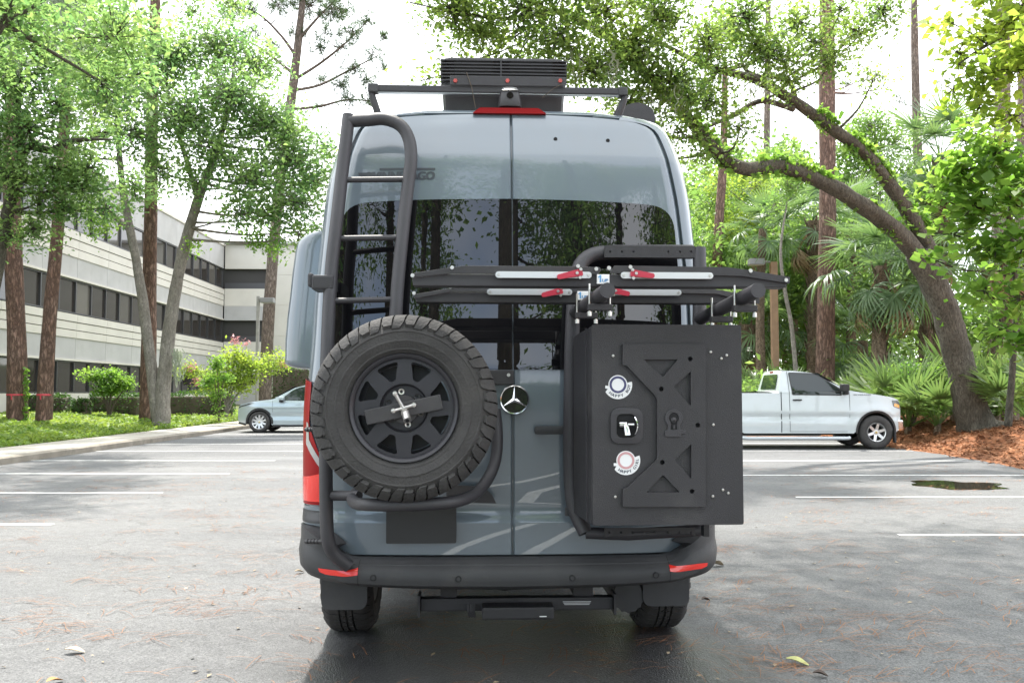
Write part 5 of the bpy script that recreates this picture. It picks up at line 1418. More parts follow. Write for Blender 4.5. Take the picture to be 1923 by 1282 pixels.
MB().box(-.165, .165, -.128, -.116, -.032, .032, Matrix.Translation((0, 0, -.006)) @ tilt).build('clamp_bar', m_blk, spare, 0, bevel=.004)
MB().lathe([(0, -.125), (.06, -.125), (.062, -.07)], 36, M=Matrix.Translation((0, .02, -.005))).build('hub_disc', m_blk, spare)
q = MB()
for (dx, dz) in ((-.034, .062), (.046, .014), (-.040, -.010)):
    q.tube(smoothpath([(0, -.150, 0), (dx * .5, -.155, dz * .5), (dx, -.16, dz)], 4), [.009, .007, .010], n=10)
    q.lathe([(0, -.012), (.009, -.009), (.012, 0), (.009, .009), (0, .012)], 12, M=Matrix.Translation((dx, -.16, dz)))
q.tube([(0, -.12, 0), (.008, -.165, -.02)], .016, 12); q.tube([(.008, -.15, -.012), (.02, -.185, -.05)], [.016, .017], 14)
q.build('locking_knob', mat('knob_metal', (.5, .48, .46), .35, metal=.9), spare, 50)
MB().tube([(.02, -.184, -.049), (.0205, -.1875, -.053)], .008, 12).build('key_slot', m_gap, spare)
# road wheels
wt = tyre_mesh(.39, .27, seed=3).build('tyre', m_rub, None, 28)
wr = MB().lathe([(.0, -.06), (.12, -.07), (.2, -.11), (.228, -.125), (.228, .125), (.1, .1), (0, .1)], 40).build('rim', m_rim, None, 35)
first = True
for sgn in (-1, 1):
    for y in (.95, 4.62):
        w = empty('wheel', (sgn * .872, y, .392), R(90) * -sgn if False else (R(-90) if sgn > 0 else R(90)) * -1); w.parent = van
        if first: a_, b_ = wt, wr; first = False
        else: a_, b_ = wt.copy(), wr.copy(); COL.objects.link(a_); COL.objects.link(b_)
        a_.parent = w; b_.parent = w
    # arch trim on the flank
    q = MB(); V = []
    for (y) in (.95, 4.62):
        arc = []
        for k in range(25):
            an = math.pi * k / 24; arc.append((y + .47 * math.cos(an), .40 + .47 * math.sin(an)))
        inner = [(y + .43 * math.cos(math.pi * k / 24), .40 + .43 * math.sin(math.pi * k / 24)) for k in range(24, -1, -1)]
        q.plate([arc + inner], lambda u, v, t: (sgn * (Wf(max(.46, min(v, 2))) + t), u, v), -.02, .015)
        dk = [(y + .43 * math.cos(math.pi * k / 24), .40 + .43 * math.sin(math.pi * k / 24)) for k in range(25)]
        MB().plate([dk], lambda u, v, t: (sgn * (Wf(max(.46, min(v, 2))) + t), u, v), -.02, .004).build('wheel_arch', m_gap, van, 0)
    q.build('arch_trim', m_plast, van, 30)
    # mud flaps
    a, b = (VL(603, 1144, .42), VL(690, 1090, .42)) if sgn < 0 else (VL(1207, 1137, .42), VL(1293, 1085, .42))
    x0, x1 = a.x, b.x
    lo = rounded([(x0, a.z), (x1, a.z), (x1, b.z + .1), (x0, b.z + .1)] if sgn < 0 else [(x0, a.z), (x1, a.z), (x1, b.z + .1), (x0, b.z + .1)], [.05, .05, 0, 0])
    MB().plate([lo], lambda u, v, t: (u, t + .02 * (v - .45), v), .415, .427).build('mud_flap', m_plast, van, 0)

# roof: third brake lamp, camera, rack, awning, air conditioner
zr = lambda x: 2.80
a, b = VL(887, 211, .30), VL(1027, 199, .30)
b.z = a.z + .022
lo = rounded([(a.x, a.z), (b.x, a.z), (b.x - .045, b.z + .006), (a.x + .04, b.z + .006)], .008)
MB().plate([lo], lambda u, v, t: (u, t + .25 * abs(u - (a.x + b.x) / 2) ** 2, v), .30, .42).build('brake_lamp', m_red, van, 0, bevel=.003)
a, b = VL(935, 198, .36), VL(980, 160, .36)
q = MB(); V = []
prof = [(0, .5, 0.0), (.35, .46, .0), (.75, .40, .02), (.93, .30, .05), (1.0, .12, .1)]
w, h = b.x - a.x, b.z - a.z; cx = (a.x + b.x) / 2
for (t, hw_, yb) in prof:
    for (ux, uy) in ((-1, .3), (-.85, 0), (-.4, -.04), (.4, -.04), (.85, 0), (1, .3), (1, 1), (-1, 1)):
        V.append((cx + ux * hw_ * w, .34 + yb + uy * .12, a.z - .01 + t * (h + .01)))
Fs = [(i * 8 + j, i * 8 + (j + 1) % 8, (i + 1) * 8 + (j + 1) % 8, (i + 1) * 8 + j) for i in range(4) for j in range(8)] + [tuple(range(7, -1, -1)), tuple(32 + j for j in range(8))]
rc = MB().add(V, Fs).build('rear_camera', m_blk, van, 40, bevel=.004)
q = MB(); V = []
for (t, hw_, yb) in ((.72, .42, .016), (.93, .32, .045), (1.02, .14, .09)):
    for (ux, uy) in ((-1, .25), (-.85, -.03), (-.4, -.08), (.4, -.08), (.85, -.03), (1, .25)):
        V.append((cx + ux * hw_ * w, .34 + yb + uy * .12, a.z - .008 + t * (h + .01)))
Fs = [(i * 6 + j, i * 6 + j + 1, (i + 1) * 6 + j + 1, (i + 1) * 6 + j) for i in range(2) for j in range(5)]
q.add(V, Fs).build('camera_hood', m_alu, rc, 60)
MB().lathe([(0, -.004), (.016, -.004), (.02, .004)], 18, M=Matrix.Translation((cx, .336, a.z + h * .42))).build('camera_lens', m_glass, rc)
# rack bar
a, b = VL(693, 167, .42), VL(1178, 167, .42)
rack = MB().box(a.x, b.x, .40, .445, a.z - .018, a.z + .018).build('roof_rack', m_tubeb, van, 0, bevel=.005)
MB().box(a.x + .04, b.x - .04, .41, .436, a.z - .0225, a.z - .0185).build('rack_slot', m_alu, rack, 0)
for s, x in ((1, a.x), (-1, b.x)):
    MB().box(x - .004, x + .05 * s, .395, .45, a.z - .023, a.z + .023).build('end_cap', m_plast, rack, 0, bevel=.005)
    MB().tube([(x + .015 * s, .425, a.z - .02), (x + .02 * s, .425, a.z - .05), (x + .06 * s, .45, a.z - .17)], .018, 8).build('rack_leg', m_tubeb, rack)
    MB().tube([(x + .022 * s, .42, a.z - .05), (x + .03 * s, 3.0, a.z - .05)], .018, 8).build('side_rail', m_tubeb, rack)
a1, b1 = VL(845, 160, .39), VL(1062, 145, .39)
MB().box(a1.x, b1.x, .388, .396, a1.z, b1.z).build('rack_plate', m_tubeb, rack, 0, bevel=.003)
for px in (855, 953, 1052):
    p = VL(px, 152, .386); MB().lathe([(0, -.008), (.011, -.008), (.012, 0)], 6, M=Matrix.Translation((p.x, .388, p.z))).build('red_bolt', mat('bolt_red', (.45, .08, .07), .35), rack, 0)
# awning roller
p = VL(1195, 222, .75); q = MB()
V = []
for y in (.72, 3.4):
    for k in range(24): an = 2 * math.pi * k / 24; V.append((p.x + .105 * math.cos(an), y, 2.932 + .088 * math.sin(an)))
q.add(V, [tuple(range(24)), tuple(range(47, 23, -1))] + [(k, (k + 1) % 24, 24 + (k + 1) % 24, 24 + k) for k in range(24)]).build('awning', m_blk, van, 50)
# air conditioner
a, b = VL(829, 200, .50), VL(1062, 108, .50)
zt = b.z; cx = (a.x + b.x) / 2; hw_ = (b.x - a.x) / 2
q = MB(); V = []
st = [(2.86, .965, .50), (a.z + .09, .99, .485), (a.z + .13, 1.0, .48), (zt - .04, 1.0, .485), (zt - .012, .985, .495), (zt, .94, .53)]
for (z, f, y) in st:
    w = hw_ * f; c = .05
    V += [(cx - w + c, y, z), (cx + w - c, y, z), (cx + w - .015, y + .012, z), (cx + w, y + c, z), (cx + w, 1.25, z), (cx + w - c, 1.3, z), (cx - w + c, 1.3, z), (cx - w, 1.25, z), (cx - w, y + c, z), (cx - w + .015, y + .012, z)]
n = 10
Fs = [(i * n + j, i * n + (j + 1) % n, (i + 1) * n + (j + 1) % n, (i + 1) * n + j) for i in range(5) for j in range(n)] + [tuple(range(n)), tuple(5 * n + j for j in range(n))]
ac = q.add(V, Fs).build('air_conditioner', m_blk, van, 30)
for k in range(7):
    z = zt - .035 - k * .0185
    MB().box(cx - hw_ - .004, cx + hw_ + .004, .468, .62, z - .0035, z + .0035).build('slat', m_tubeb, ac, 0)
for x0, x1 in ((cx - hw_ + .045, cx - .03), (cx + .0, cx + .03), (cx + .04, cx + hw_ - .06)):
    pass
MB().box(cx - hw_ + .07, cx - .06, .474, .484, zt - .145, zt - .03).build('grille_opening', m_gap, ac, 0)
MB().box(cx + .03, cx + hw_ - .07, .474, .484, zt - .145, zt - .03).build('grille_opening', m_gap, ac, 0)
MB().box(cx - .02, cx - .012, .466, .48, zt - .15, zt - .03).build('grille_rib', m_tubeb, ac, 0)
MB().tube([VL(876, 136, .385), VL(886, 165, .38), VL(893, 203, .40)], .0022, 5).build('pine_twig', m_twig, ac)
q = MB()
q.tube([VL(1018, 184, .40), VL(1040, 166, .39), VL(1056, 158, .385)], .0018, 4); q.build('pine_twig', m_twig, ac)

# ladder
def vt(lst): return [VL(*t) for t in lst]
ladder = empty('ladder', (0, 0, 0)); ladder.parent = van
rail_l = vt([(655, 217, .17), (650, 262, .15), (642, 330, .12), (632, 420, .07), (623, 500, .04), (617, 600, .0), (613, 720, -.04), (612, 850, -.05), (613, 960, -.05)]) + vt([(616, 1012, -.05), (628, 1040, -.03), (655, 1062, .0)])
MB().tube(smoothpath(rail_l, 6), .032, 14).build('rail', m_tubeb, ladder)
rail_r = vt([(655, 228, .165), (690, 226, .165), (722, 224, .165), (752, 236, .16), (768, 262, .15), (772, 300, .13), (766, 350, .11), (757, 430, .07), (748, 520, .03), (743, 600, .0), (741, 700, -.03), (741, 780, -.04)])
MB().tube(smoothpath(rail_r, 6), .032, 14).build('rail', m_tubeb, ladder)
for (xa, ya, xb, yb, yl) in ((648, 338, 757, 337, .118), (632, 448, 746, 446, .066), (620, 565, 738, 562, .015)):
    MB().tube([VL(xa, ya, yl), VL(xb, yb, yl)], .0145, 10).build('rung', m_tubeb, ladder)
# brackets tying the ladder to the body
p = VL(608, 531, .02); q = MB(); q.box(p.x - .055, p.x + .05, p.y - .03, p.y + .13, p.z - .035, p.z + .035); q.box(p.x - .075, p.x - .05, p.y - .02, p.y + .05, p.z - .02, p.z + .045); q.build('bracket', m_blk, ladder, 0, bevel=.01)
for py in (806, 1016):
    a_, b_ = VL(574, py, .02), VL(610, py, -.045)
    q = MB().tube([a_, b_], .010, 10)
    for k in range(4): q.tube([a_.lerp(b_, .1 + k * .17), a_.lerp(b_, .16 + k * .17)], .0135, 6)
    q.build('stud', m_blk, ladder)
# tyre carrier loops
carrier = empty('tyre_carrier', (0, 0, 0)); carrier.parent = van
MB().tube(smoothpath(vt([(612, 930, -.05), (640, 930, -.06), (675, 930, -.12)]), 5), .024, 12).build('carrier_tube', m_tubeb, carrier)
MB().tube(smoothpath(vt([(668, 925, .0), (662, 936, -.12), (668, 944, -.26), (690, 947, -.38), (740, 948, -.42), (800, 946, -.42), (850, 942, -.38), (890, 928, -.26), (915, 900, -.16), (930, 865, -.1), (934, 820, -.06), (930, 770, -.02)]), 6), .0275, 14).build('carrier_loop', m_tubeb, carrier)
MB().box(sp.x - .09, sp.x + .09, -.245, .09, sp.z - .09, sp.z + .09).build('hub_mount', m_blk, carrier, 0, bevel=.01)
a_, b_ = VL(885, 722, .06), VL(965, 695, .06)
MB().box(a_.x, b_.x, .05, .075, a_.z, b_.z).build('mount_plate', m_blk, carrier, 0, bevel=.004)
a_, b_ = VL(885, 945, .03), VL(932, 900, .03)
MB().plate([[(a_.x - .12, a_.z + .01), (b_.x, a_.z), (b_.x - .02, a_.z + .04), (b_.x - .06, a_.z + .08), (a_.x - .12, a_.z + .09)]], lambda u, v, t: (u, t, v), .03, .045).build('mount_plate', m_blk, carrier, 0)
p = VL(955, 704, .05); MB().lathe([(0, -.01), (.008, -.01), (.009, 0)], 8, M=Matrix.Translation((p.x, .05, p.z))).build('bolt', m_steel, carrier)

# cargo box on its swing-out frame
box = empty('cargo_box', (0, 0, 0)); box.parent = van
YB = -.40
a, b = VL(1113, 986, YB), VL(1391, 610, YB)
x0, x1, z0, z1 = a.x, b.x, a.z, b.z
q = MB()
yr = -.02
cs = [(yr, x0 - .03, x1 - .03, z0 + .02, z1 - .05), (-.06, x0 - .045, x1 - .01, z0 + .005, z1 - .03), (-.28, x0 - .012, x1 - .004, z0 - .004, z1 - .012), (YB + .02, x0 - .004, x1 - .002, z0 - .002, z1 - .006)]
V = []
for (y, xa, xb, za, zb) in cs: V += [(xa, y, za), (xb, y, za), (xb, y, zb), (xa, y, zb)]
Fs = [(i * 4 + j, i * 4 + (j + 1) % 4, (i + 1) * 4 + (j + 1) % 4, (i + 1) * 4 + j) for i in range(3) for j in range(4)] + [(0, 1, 2, 3), (12, 13, 14, 15)]
q.add(V, Fs).build('shell', m_blk, box, 0, bevel=.010)
lid = MB().plate([rounded([(x0, z0), (x1, z0), (x1, z1), (x0, z1)], .012)], lambda u, v, t: (u, t, v), YB - .004, YB + .016).build('lid', m_blk, box, 0, bevel=.0035)
for zz in (z0 + .08, z1 - .1, (z0 + z1) / 2): pass
# side flange line and hinge knuckles down the inner edge
MB().box(x0 - .016, x0 - .008, -.30, -.285, z0 + .0, z1 - .01).build('flange', m_tubeb, box, 0)
def bp(px, py): p = VL(px, py, YB); return (p.x, p.z)
tri = [[(1207, 675), (1271, 675), (1243, 708)], [(1295, 697), (1295, 762), (1263, 726)], [(1296, 833), (1296, 898), (1265, 862)], [(1212, 923), (1275, 923), (1243, 890)]]
outer = [(1168, 646), (1323, 646), (1323, 950), (1168, 950), (1168, 916), (1176, 914), (1230, 863), (1232, 858), (1232, 750), (1228, 742), (1176, 687), (1168, 685)]
dots = [(1294, 674), (1240, 730), (1308, 797.5), (1242, 867), (1297.5, 921)]
loops = [[bp(*p) for p in outer]] + [rounded([bp(*p) for p in t], .006, 3) for t in tri] + [circle2(*bp(*d), .0105, 14) for d in dots]
MB().plate(loops, lambda u, v, t: (u, t, v), YB - .022, YB - .0035).build('embossed_panel', m_blk, lid, 0, bevel=0)
for d in dots:
    c = bp(*d); MB().lathe([(0, YB - .0045), (.0105, YB - .0045)], 14, M=Matrix.Translation((c[0], 0, c[1]))).build('hole', m_gap, lid, 0)
# keyhole shaped emblem of the panel
c = bp(1263, 793); s_ = 1 / 388
o_ = [(-.030, -.062), (.030, -.062), (.034, -.048), (.052, -.048), (.052, -.036), (.028, -.030), (.026, -.012)] + [(.040 * math.cos(t), .020 + .038 * math.sin(t)) for t in np.linspace(-.6, math.pi + .6, 16)] + [(-.026, -.012), (-.03, -.03), (-.042, -.04), (-.04, -.058)]
i_ = [(-.014, -.030), (.014, -.030), (.013, -.008)] + [(.022 * math.cos(t), .020 + .024 * math.sin(t)) for t in np.linspace(-.8, math.pi + .8, 14)] + [(-.013, -.008)]
MB().plate([[(c[0] + x, c[1] + z) for x, z in o_], [(c[0] + x, c[1] + z) for x, z in i_]], lambda u, v, t: (u, t, v), YB - .0275, YB - .021).build('emblem', m_tubeb, lid, 0, bevel=.002)
MB().plate([[(c[0] + x * .95, c[1] + z) for x, z in i_]], lambda u, v, t: (u, t, v), YB - .0245, YB - .0215).build('emblem_hollow', m_gap, lid, 0)
q = MB().tube([(c[0], YB - .026, c[1] - .01), (c[0], YB - .026, c[1] - .028)], .006, 8); q.lathe([(0, -.01), (.012, -.004), (.014, .004), (0, .01)], 14, M=Matrix.Translation((c[0], YB - .023, c[1] + .012))); q.build('emblem_bulb', m_blk, lid)
# latch: rounded bezel, dished pan, chrome T-handle and lock barrel
c = bp(1176, 799); w_, h_ = .071, .078
lp_o = rounded([(c[0] - w_ + .0, c[1] - h_), (c[0] + w_, c[1] - h_), (c[0] + w_, c[1] + h_), (c[0] - w_, c[1] + h_)], .045, 8)
lp_i = rounded([(c[0] - w_ + .026, c[1] - h_ + .026), (c[0] + w_ - .03, c[1] - h_ + .026), (c[0] + w_ - .03, c[1] + h_ - .026), (c[0] - w_ + .026, c[1] + h_ - .026)], .028, 8)
lt = MB().plate([lp_o, lp_i], lambda u, v, t: (u, t, v), YB - .016, YB - .003).build('latch', m_tubeb, lid, 40, bevel=.006)
MB().plate([lp_i], lambda u, v, t: (u, t, v), YB - .006, YB - .0035).build('latch_pan', m_gap, lid, 0)
q = MB().tube([(c[0] - .034, YB - .022, c[1] + .006), (c[0] - .012, YB - .022, c[1] + .006)], .013, 14); q.tube([(c[0] - .012, YB - .024, c[1] + .006), (c[0] + .03, YB - .030, c[1] + .006)], .006, 10)
q.add([(c[0] + .026 + .010 * (1 - ((k % 14) / 6.5 - 1) ** 2) + (.005 if k >= 14 else 0), YB - .055 + .05 * ((math.sin(math.pi * (k % 14) / 13)) - .5) * 0 - .012 * math.sin(math.pi * (k % 14) / 13), c[1] - .036 + .076 * (k % 14) / 13) for k in range(28)] + [(c[0] + .030 + .010 * (1 - ((k % 14) / 6.5 - 1) ** 2), YB - .018, c[1] - .036 + .076 * (k % 14) / 13) for k in range(14)],
      [(k, k + 1, 29 + k, 28 + k) for k in range(13)] + [(14 + k, 28 + k, 29 + k, 15 + k) for k in range(13)] + [(k, 14 + k, 15 + k, k + 1) for k in range(13)])
q.build('latch_handle', m_chrome, lid, 60)
q = MB().tube([(c[0] - .006, YB - .026, c[1] + .014), (c[0] - .004, YB - .034, c[1] - .012), (c[0], YB - .036, c[1] - .040)], [.007, .015, .016], 14)
q.build('lock_barrel', m_chrome, lid, 50)
# bolts
for (px, py) in ((1151, 668), (1334, 661), (1354, 673), (1364, 667), (1339, 797), (1155, 932), (1338, 931), (1357, 919), (1367, 925)):
    c = bp(px, py); MB().lathe([(0, YB - .010), (.0055, YB - .009), (.0065, YB - .004)], 10, M=Matrix.Translation((c[0], 0, c[1]))).build('bolt', m_steel, lid, 60)
# round stickers: a plain disc with a coloured ring and lettering; the drawn face is left blank
def sticker(px, py, ring, words, tilt, sub):
    c = bp(px, py); t = R(tilt)
    def fn(y):
        return lambda u, v: (c[0] + u * math.cos(t) - v * math.sin(t), y, c[1] + u * math.sin(t) + v * math.cos(t))
    f0 = fn(YB - .0055); rr_ = .043
    arc = [(.0635 * math.cos(a_), .0635 * math.sin(a_)) for a_ in np.linspace(R(-158), R(4), 22)] + [(.042 * math.cos(a_), .042 * math.sin(a_)) for a_ in np.linspace(R(4), R(180), 20)] + [(-.055, .004), (-.058, -.008), (-.047, -.012)]
    st = MB().plate([arc], lambda u, v, tt: fn(YB - .0055 + tt)(u, v), 0, .001).build('sticker', m_wht, lid, 0)
    MB().plate([circle2(0, 0, .0375, 32), circle2(0, 0, .0275, 32)], lambda u, v, tt: fn(YB - .0065 + tt)(u, v), 0, .0006).build('sticker_ring', ring, st, 0)
    q = MB(); fnn = fn(YB - .0066)
    for i, ch in enumerate(words):
        if ch == ' ': continue
        V, Fs = text_geo(ch, .0185); an = R(-140) + i * R(126) / (len(words) - 1); c_, s_ = math.cos(an), math.sin(an); r0 = .0505
        # letters stand with their feet outwards, reading left to right along the lower rim
        q.add([fnn((r0 - y) * c_ - x * s_, (r0 - y) * s_ + x * c_) for x, y in V], Fs)
        q.add([fnn((r0 - y) * c_ - (x + .0012) * s_, (r0 - y) * s_ + (x + .0012) * c_) for x, y in V], Fs)
    q.build('sticker_lettering', mat('sticker_ink', (.03, .04, .07), .5), st, 0, fix=False)
sticker(1160, 722, mat('sticker_navy', (.06, .06, .14), .5), 'HAPPY BOY', 8, '')
sticker(1175, 864, mat('sticker_pink', (.55, .30, .31), .5), 'HAPPY GIRL', 16, '')

# swing-out frame behind the box, with drilled plates
frame = empty('swing_frame', (0, 0, 0)); frame.parent = van
hoop = vt([(1100, 1000, -.06), (1078, 950, -.02), (1072, 880, .0), (1072, 760, .0), (1074, 640, .01), (1078, 560, .02), (1083, 520, .03), (1092, 494, .05), (1112, 479, .07), (1145, 474, .08), (1220, 473, .08), (1300, 473, .08)])
MB().tube(smoothpath(hoop, 6), .036, 14).build('hoop', m_tubeb, frame)
MB().tube(vt([(1313, 466, .06), (1314, 520, .04), (1313, 620, .02), (1313, 800, .0), (1313, 985, -.02)]), .033, 14).build('post', m_tubeb, frame)
def drilled(px0, px1, pyt, pyb, yl, holes, nm):
    a_, b_ = VL(px0, pyb, yl), VL(px1, pyt, yl)
    lo = [[(a_.x, a_.z), (b_.x, a_.z), (b_.x, b_.z), (a_.x, b_.z)]]
    for hx in holes: p = VL(hx, (pyt + pyb) / 2, yl); lo.append(circle2(p.x, p.z, .0055, 10))
    MB().plate(lo, lambda u, v, t: (u, t, v), yl, yl + .006).build(nm, m_blk, frame, 0)
drilled(1135, 1305, 462, 483, .035, (1146, 1168, 1190, 1255, 1277, 1298), 'top_plate')
drilled(1135, 1305, 990, 1008, -.10, (1144, 1166, 1188, 1210, 1232, 1254, 1276, 1297), 'bottom_plate')
MB().tube(vt([(1100, 1000, -.06), (1180, 1003, -.07), (1313, 995, -.05)]), .028, 12).build('lower_tube', m_tubeb, frame)
MB().box(VL(1318, 1000, -.02).x, VL(1328, 1000, -.02).x, -.06, .0, VL(1318, 1005, -.02).z, VL(1318, 980, -.02).z).build('tab', m_blk, frame, 0)
for zz in (640, 720, 960):
    p = VL(1066, zz, .03); MB().tube([(p.x, .03, p.z - .02), (p.x, .03, p.z + .02)], .014, 10).build('hinge_knuckle', m_blk, frame)
# the bars reaching back to carry the bicycle trays
for (fx, fy, yf, nx_, ny_, yn) in ((1078, 588, .03, 1141, 545, -.86), (1313, 600, .03, 1424, 545, -.80)):
    A, Bq = VL(fx, fy, yf), VL(nx_, ny_, yn)
    MB().tube([A, Bq], .031, 16).build('support_bar', m_tubeb, frame, 50)
    for t in (.42, .80):
        c = A.lerp(Bq, t); k = empty('x', (0, 0, 0)) if False else None
        q = MB(); q.box(c.x - .05, c.x + .05, c.y - .02, c.y + .02, c.z - .062, c.z - .035); q.build('clamp_plate', m_blk, frame, 0, bevel=.004)
        q = MB()
        for sx in (-.042, .042): MB().tube([(c.x + sx, c.y, c.z + .05), (c.x + sx, c.y, c.z - .066), (c.x + sx, c.y, c.z - .0661), (c.x + sx, c.y, c.z - .084)], [.0045, .0045, .010, .010], 8).build('clamp_bolt', m_steel, frame, 40)
        pass

# bicycle trays
def tray(yl, pts, label):
    """pts: pixel data of one tray at local depth yl"""
    t = empty('bicycle_tray', (0, 0, 0)); t.parent = van
    q = MB()
    def X(px): return VL(px, 530, yl).x
    def Z(py): return VL(961, py, yl).z
    xl, xr = X(pts['l']), X(pts['r']); zt, zm, zb = Z(pts['top']), Z(pts['mid']), Z(pts['bot'])
    # channel beam
    lo = [(xl + .004, Z(pts['top'] + 22)), (xl + .008, zb), (xr - .01, zb), (xr, Z(pts['top'] + 26)), (xr - .18, zm), (xl + .17, zm)]
    b = MB().plate([lo], lambda u, v, tt: (u, tt, v), yl + .004, yl + .085).build('channel', m_tubeb, t, 0, bevel=.004)
    MB().box(xl + .15, X(pts['c']) - .1, yl - .001, yl + .003, zm - .004, zm - .0015).build('edge_line', m_alu, t, 0)
    # folded wheel arms, one each way
    cx = X(pts['c'])
    arm_l = [(xl, Z(pts['top'] + 15)), (xl, Z(pts['top'] + 23)), (xl + .17, zm - .002), (cx - .02, zm - .002), (cx - .005, zm + .015), (cx - .012, zt - .004), (cx - .12, zt), (xl + .22, zt), (xl + .16, zt - .008)]
    arm_r = [(cx + .03, zm + .004), (xr - .20, zm - .006), (xr, Z(pts['top'] + 30)), (xr + .002, Z(pts['top'] + 18)), (xr - .17, zt - .012), (xr - .26, zt), (cx + .10, zt + .004), (cx + .05, zt + .004)]
    for a_ in (arm_l, arm_r): MB().plate([a_], lambda u, v, tt: (u, tt, v), yl - .012, yl - .001).build('wheel_arm', m_blk, t, 0, bevel=.002)
    for (p0, p1, py, lx0, lx1, ly0, ly1) in pts['links']:
        za = Z(py); a0, a1 = X(p0), X(p1); h = .0135
        lo = [(a0, za - h), (a1, za - h)] + [(a1 + h * math.sin(k), za - h * math.cos(k)) for k in np.linspace(.3, 2.84, 7)] + [(a1, za + h), (a0, za + h)] + [(a0 - h * math.sin(k), za + h * math.cos(k)) for k in np.linspace(.3, 2.84, 7)]
        lk = MB().plate([lo], lambda u, v, tt: (u, tt, v), yl - .024, yl - .016).build('link_bar', m_alu, t, 0, bevel=.0015)
        for xx in (a0, a1): MB().lathe([(0, -.0045), (.006, -.0045), (.007, 0)], 12, M=Matrix.Translation((xx, yl - .024, za))).build('bolt', m_steel, t)
        A, Bq = Vector((X(lx0), 0, Z(ly0))), Vector((X(lx1), 0, Z(ly1))); d = (Bq - A).normalized(); n_ = Vector((-d.z, 0, d.x))
        lo = [(A + n_ * .010), (Bq + n_ * .015), (Bq - n_ * .015), (A - n_ * .010)]
        lo = rounded([(p.x, p.z) for p in lo], [.009, .006, .006, .009], 4)
        MB().plate([lo], lambda u, v, tt: (u, tt, v), yl - .040, yl - .028).build('red_lever', m_lever, t, 0, bevel=.003)
        for f, up in ((.93, .012), (.78, .0), (.9, -.022)):
            c = A.lerp(Bq, f); MB().lathe([(0, -.006), (.0062, -.006), (.0072, 0)], 10, M=Matrix.Translation((c.x, yl - .040, c.z + up))).build('bolt', m_steel, t)
    for (px, py) in pts['bolts']:
        MB().lathe([(0, -.006), (.008, -.006), (.009, 0)], 12, M=Matrix.Translation((X(px), yl - .012, Z(py)))).build('bolt', m_steel, t)
    px, py = pts['badge']; c = Vector((X(px), 0, Z(py)))
    bd = MB().box(c.x - .026, c.x + .026, yl - .016, yl - .0015, c.z - .020, c.z + .020).build('badge', m_wht, t, 0, bevel=.002)
    blue = mat('badge_blue', (.10, .30, .55), .5)
    MB().plate([[(c.x - .015, c.z - .013), (c.x - .009, c.z - .013), (c.x - .009, c.z + .017), (c.x - .013, c.z + .017), (c.x - .021, c.z + .010), (c.x - .021, c.z + .005), (c.x - .015, c.z + .009)]], lambda u, v, tt: (u, tt, v), yl - .0178, yl - .015).build('badge_lettering', blue, bd, 0)
    letters('UP', c.x + .007, c.z - .006, .023, .013, lambda x, z: (x, yl - .0185, z), blue, bd, 'badge_lettering', .15, .0008)
    return t
tray(-.62, dict(l=772, r=1481, top=500, mid=514, bot=537, c=1131, links=[(936, 1104, 517, 1045, 1092, 522, 512), (1170, 1331, 517, 1226, 1182, 519, 513)], bolts=[(775, 519), (849, 504), (1119, 505), (1143, 503), (1085, 500), (1183, 501), (1408, 507), (1474, 524)], badge=(1132, 524)), 'near tray')
tray(-.26, dict(l=778, r=1424, top=539, mid=548, bot=568, c=1112, links=[(920, 1068, 549, 1016, 1055, 556, 546), (1130, 1272, 549, 1180, 1146, 553, 545)], bolts=[(778, 552), (846, 540)], badge=(1094, 555)), 'far tray')
# ================================================================== PARKED CARS
def arch(xc, zc, r, n=12, a0=0, a1=180):
    return [(xc + r * math.cos(R(a)), zc + r * math.sin(R(a))) for a in np.linspace(a0, a1, n)]
def car_shell(profile, hw, xs, zs, m, parent, name='body', crown=.03, ztop=None):
    """side outline (x, z) extruded across the car, cut into a grid and bent to the half-width hw(x, z)"""
    bm = bmesh.new(); n = len(profile)
    a = [bm.verts.new((x, -1, z)) for x, z in profile]; b = [bm.verts.new((x, 1, z)) for x, z in profile]
    for t in tessellate_polygon([[Vector((x, z, 0)) for x, z in profile]]):
        for L in (a, b):
            try: bm.faces.new([L[i] for i in t])
            except ValueError: pass
    for i in range(n):
        j = (i + 1) % n; bm.faces.new([a[i], a[j], b[j], b[i]])
    cutgrid(bm, xs=xs, zs=zs, ys=(-.9, -.5, 0, .5, .9))
    bmesh.ops.recalc_face_normals(bm, faces=bm.faces)
    for v in bm.verts:
        y = v.co.y
        v.co.y = y * hw(v.co.x, v.co.z)
        v.co.z -= crown * abs(y) ** 3 * min(1, max(0, (v.co.z - .7) * 2))
    me = bpy.data.meshes.new(name); bm.to_mesh(me); bm.free()
    return link(name, me, m, parent, 38)
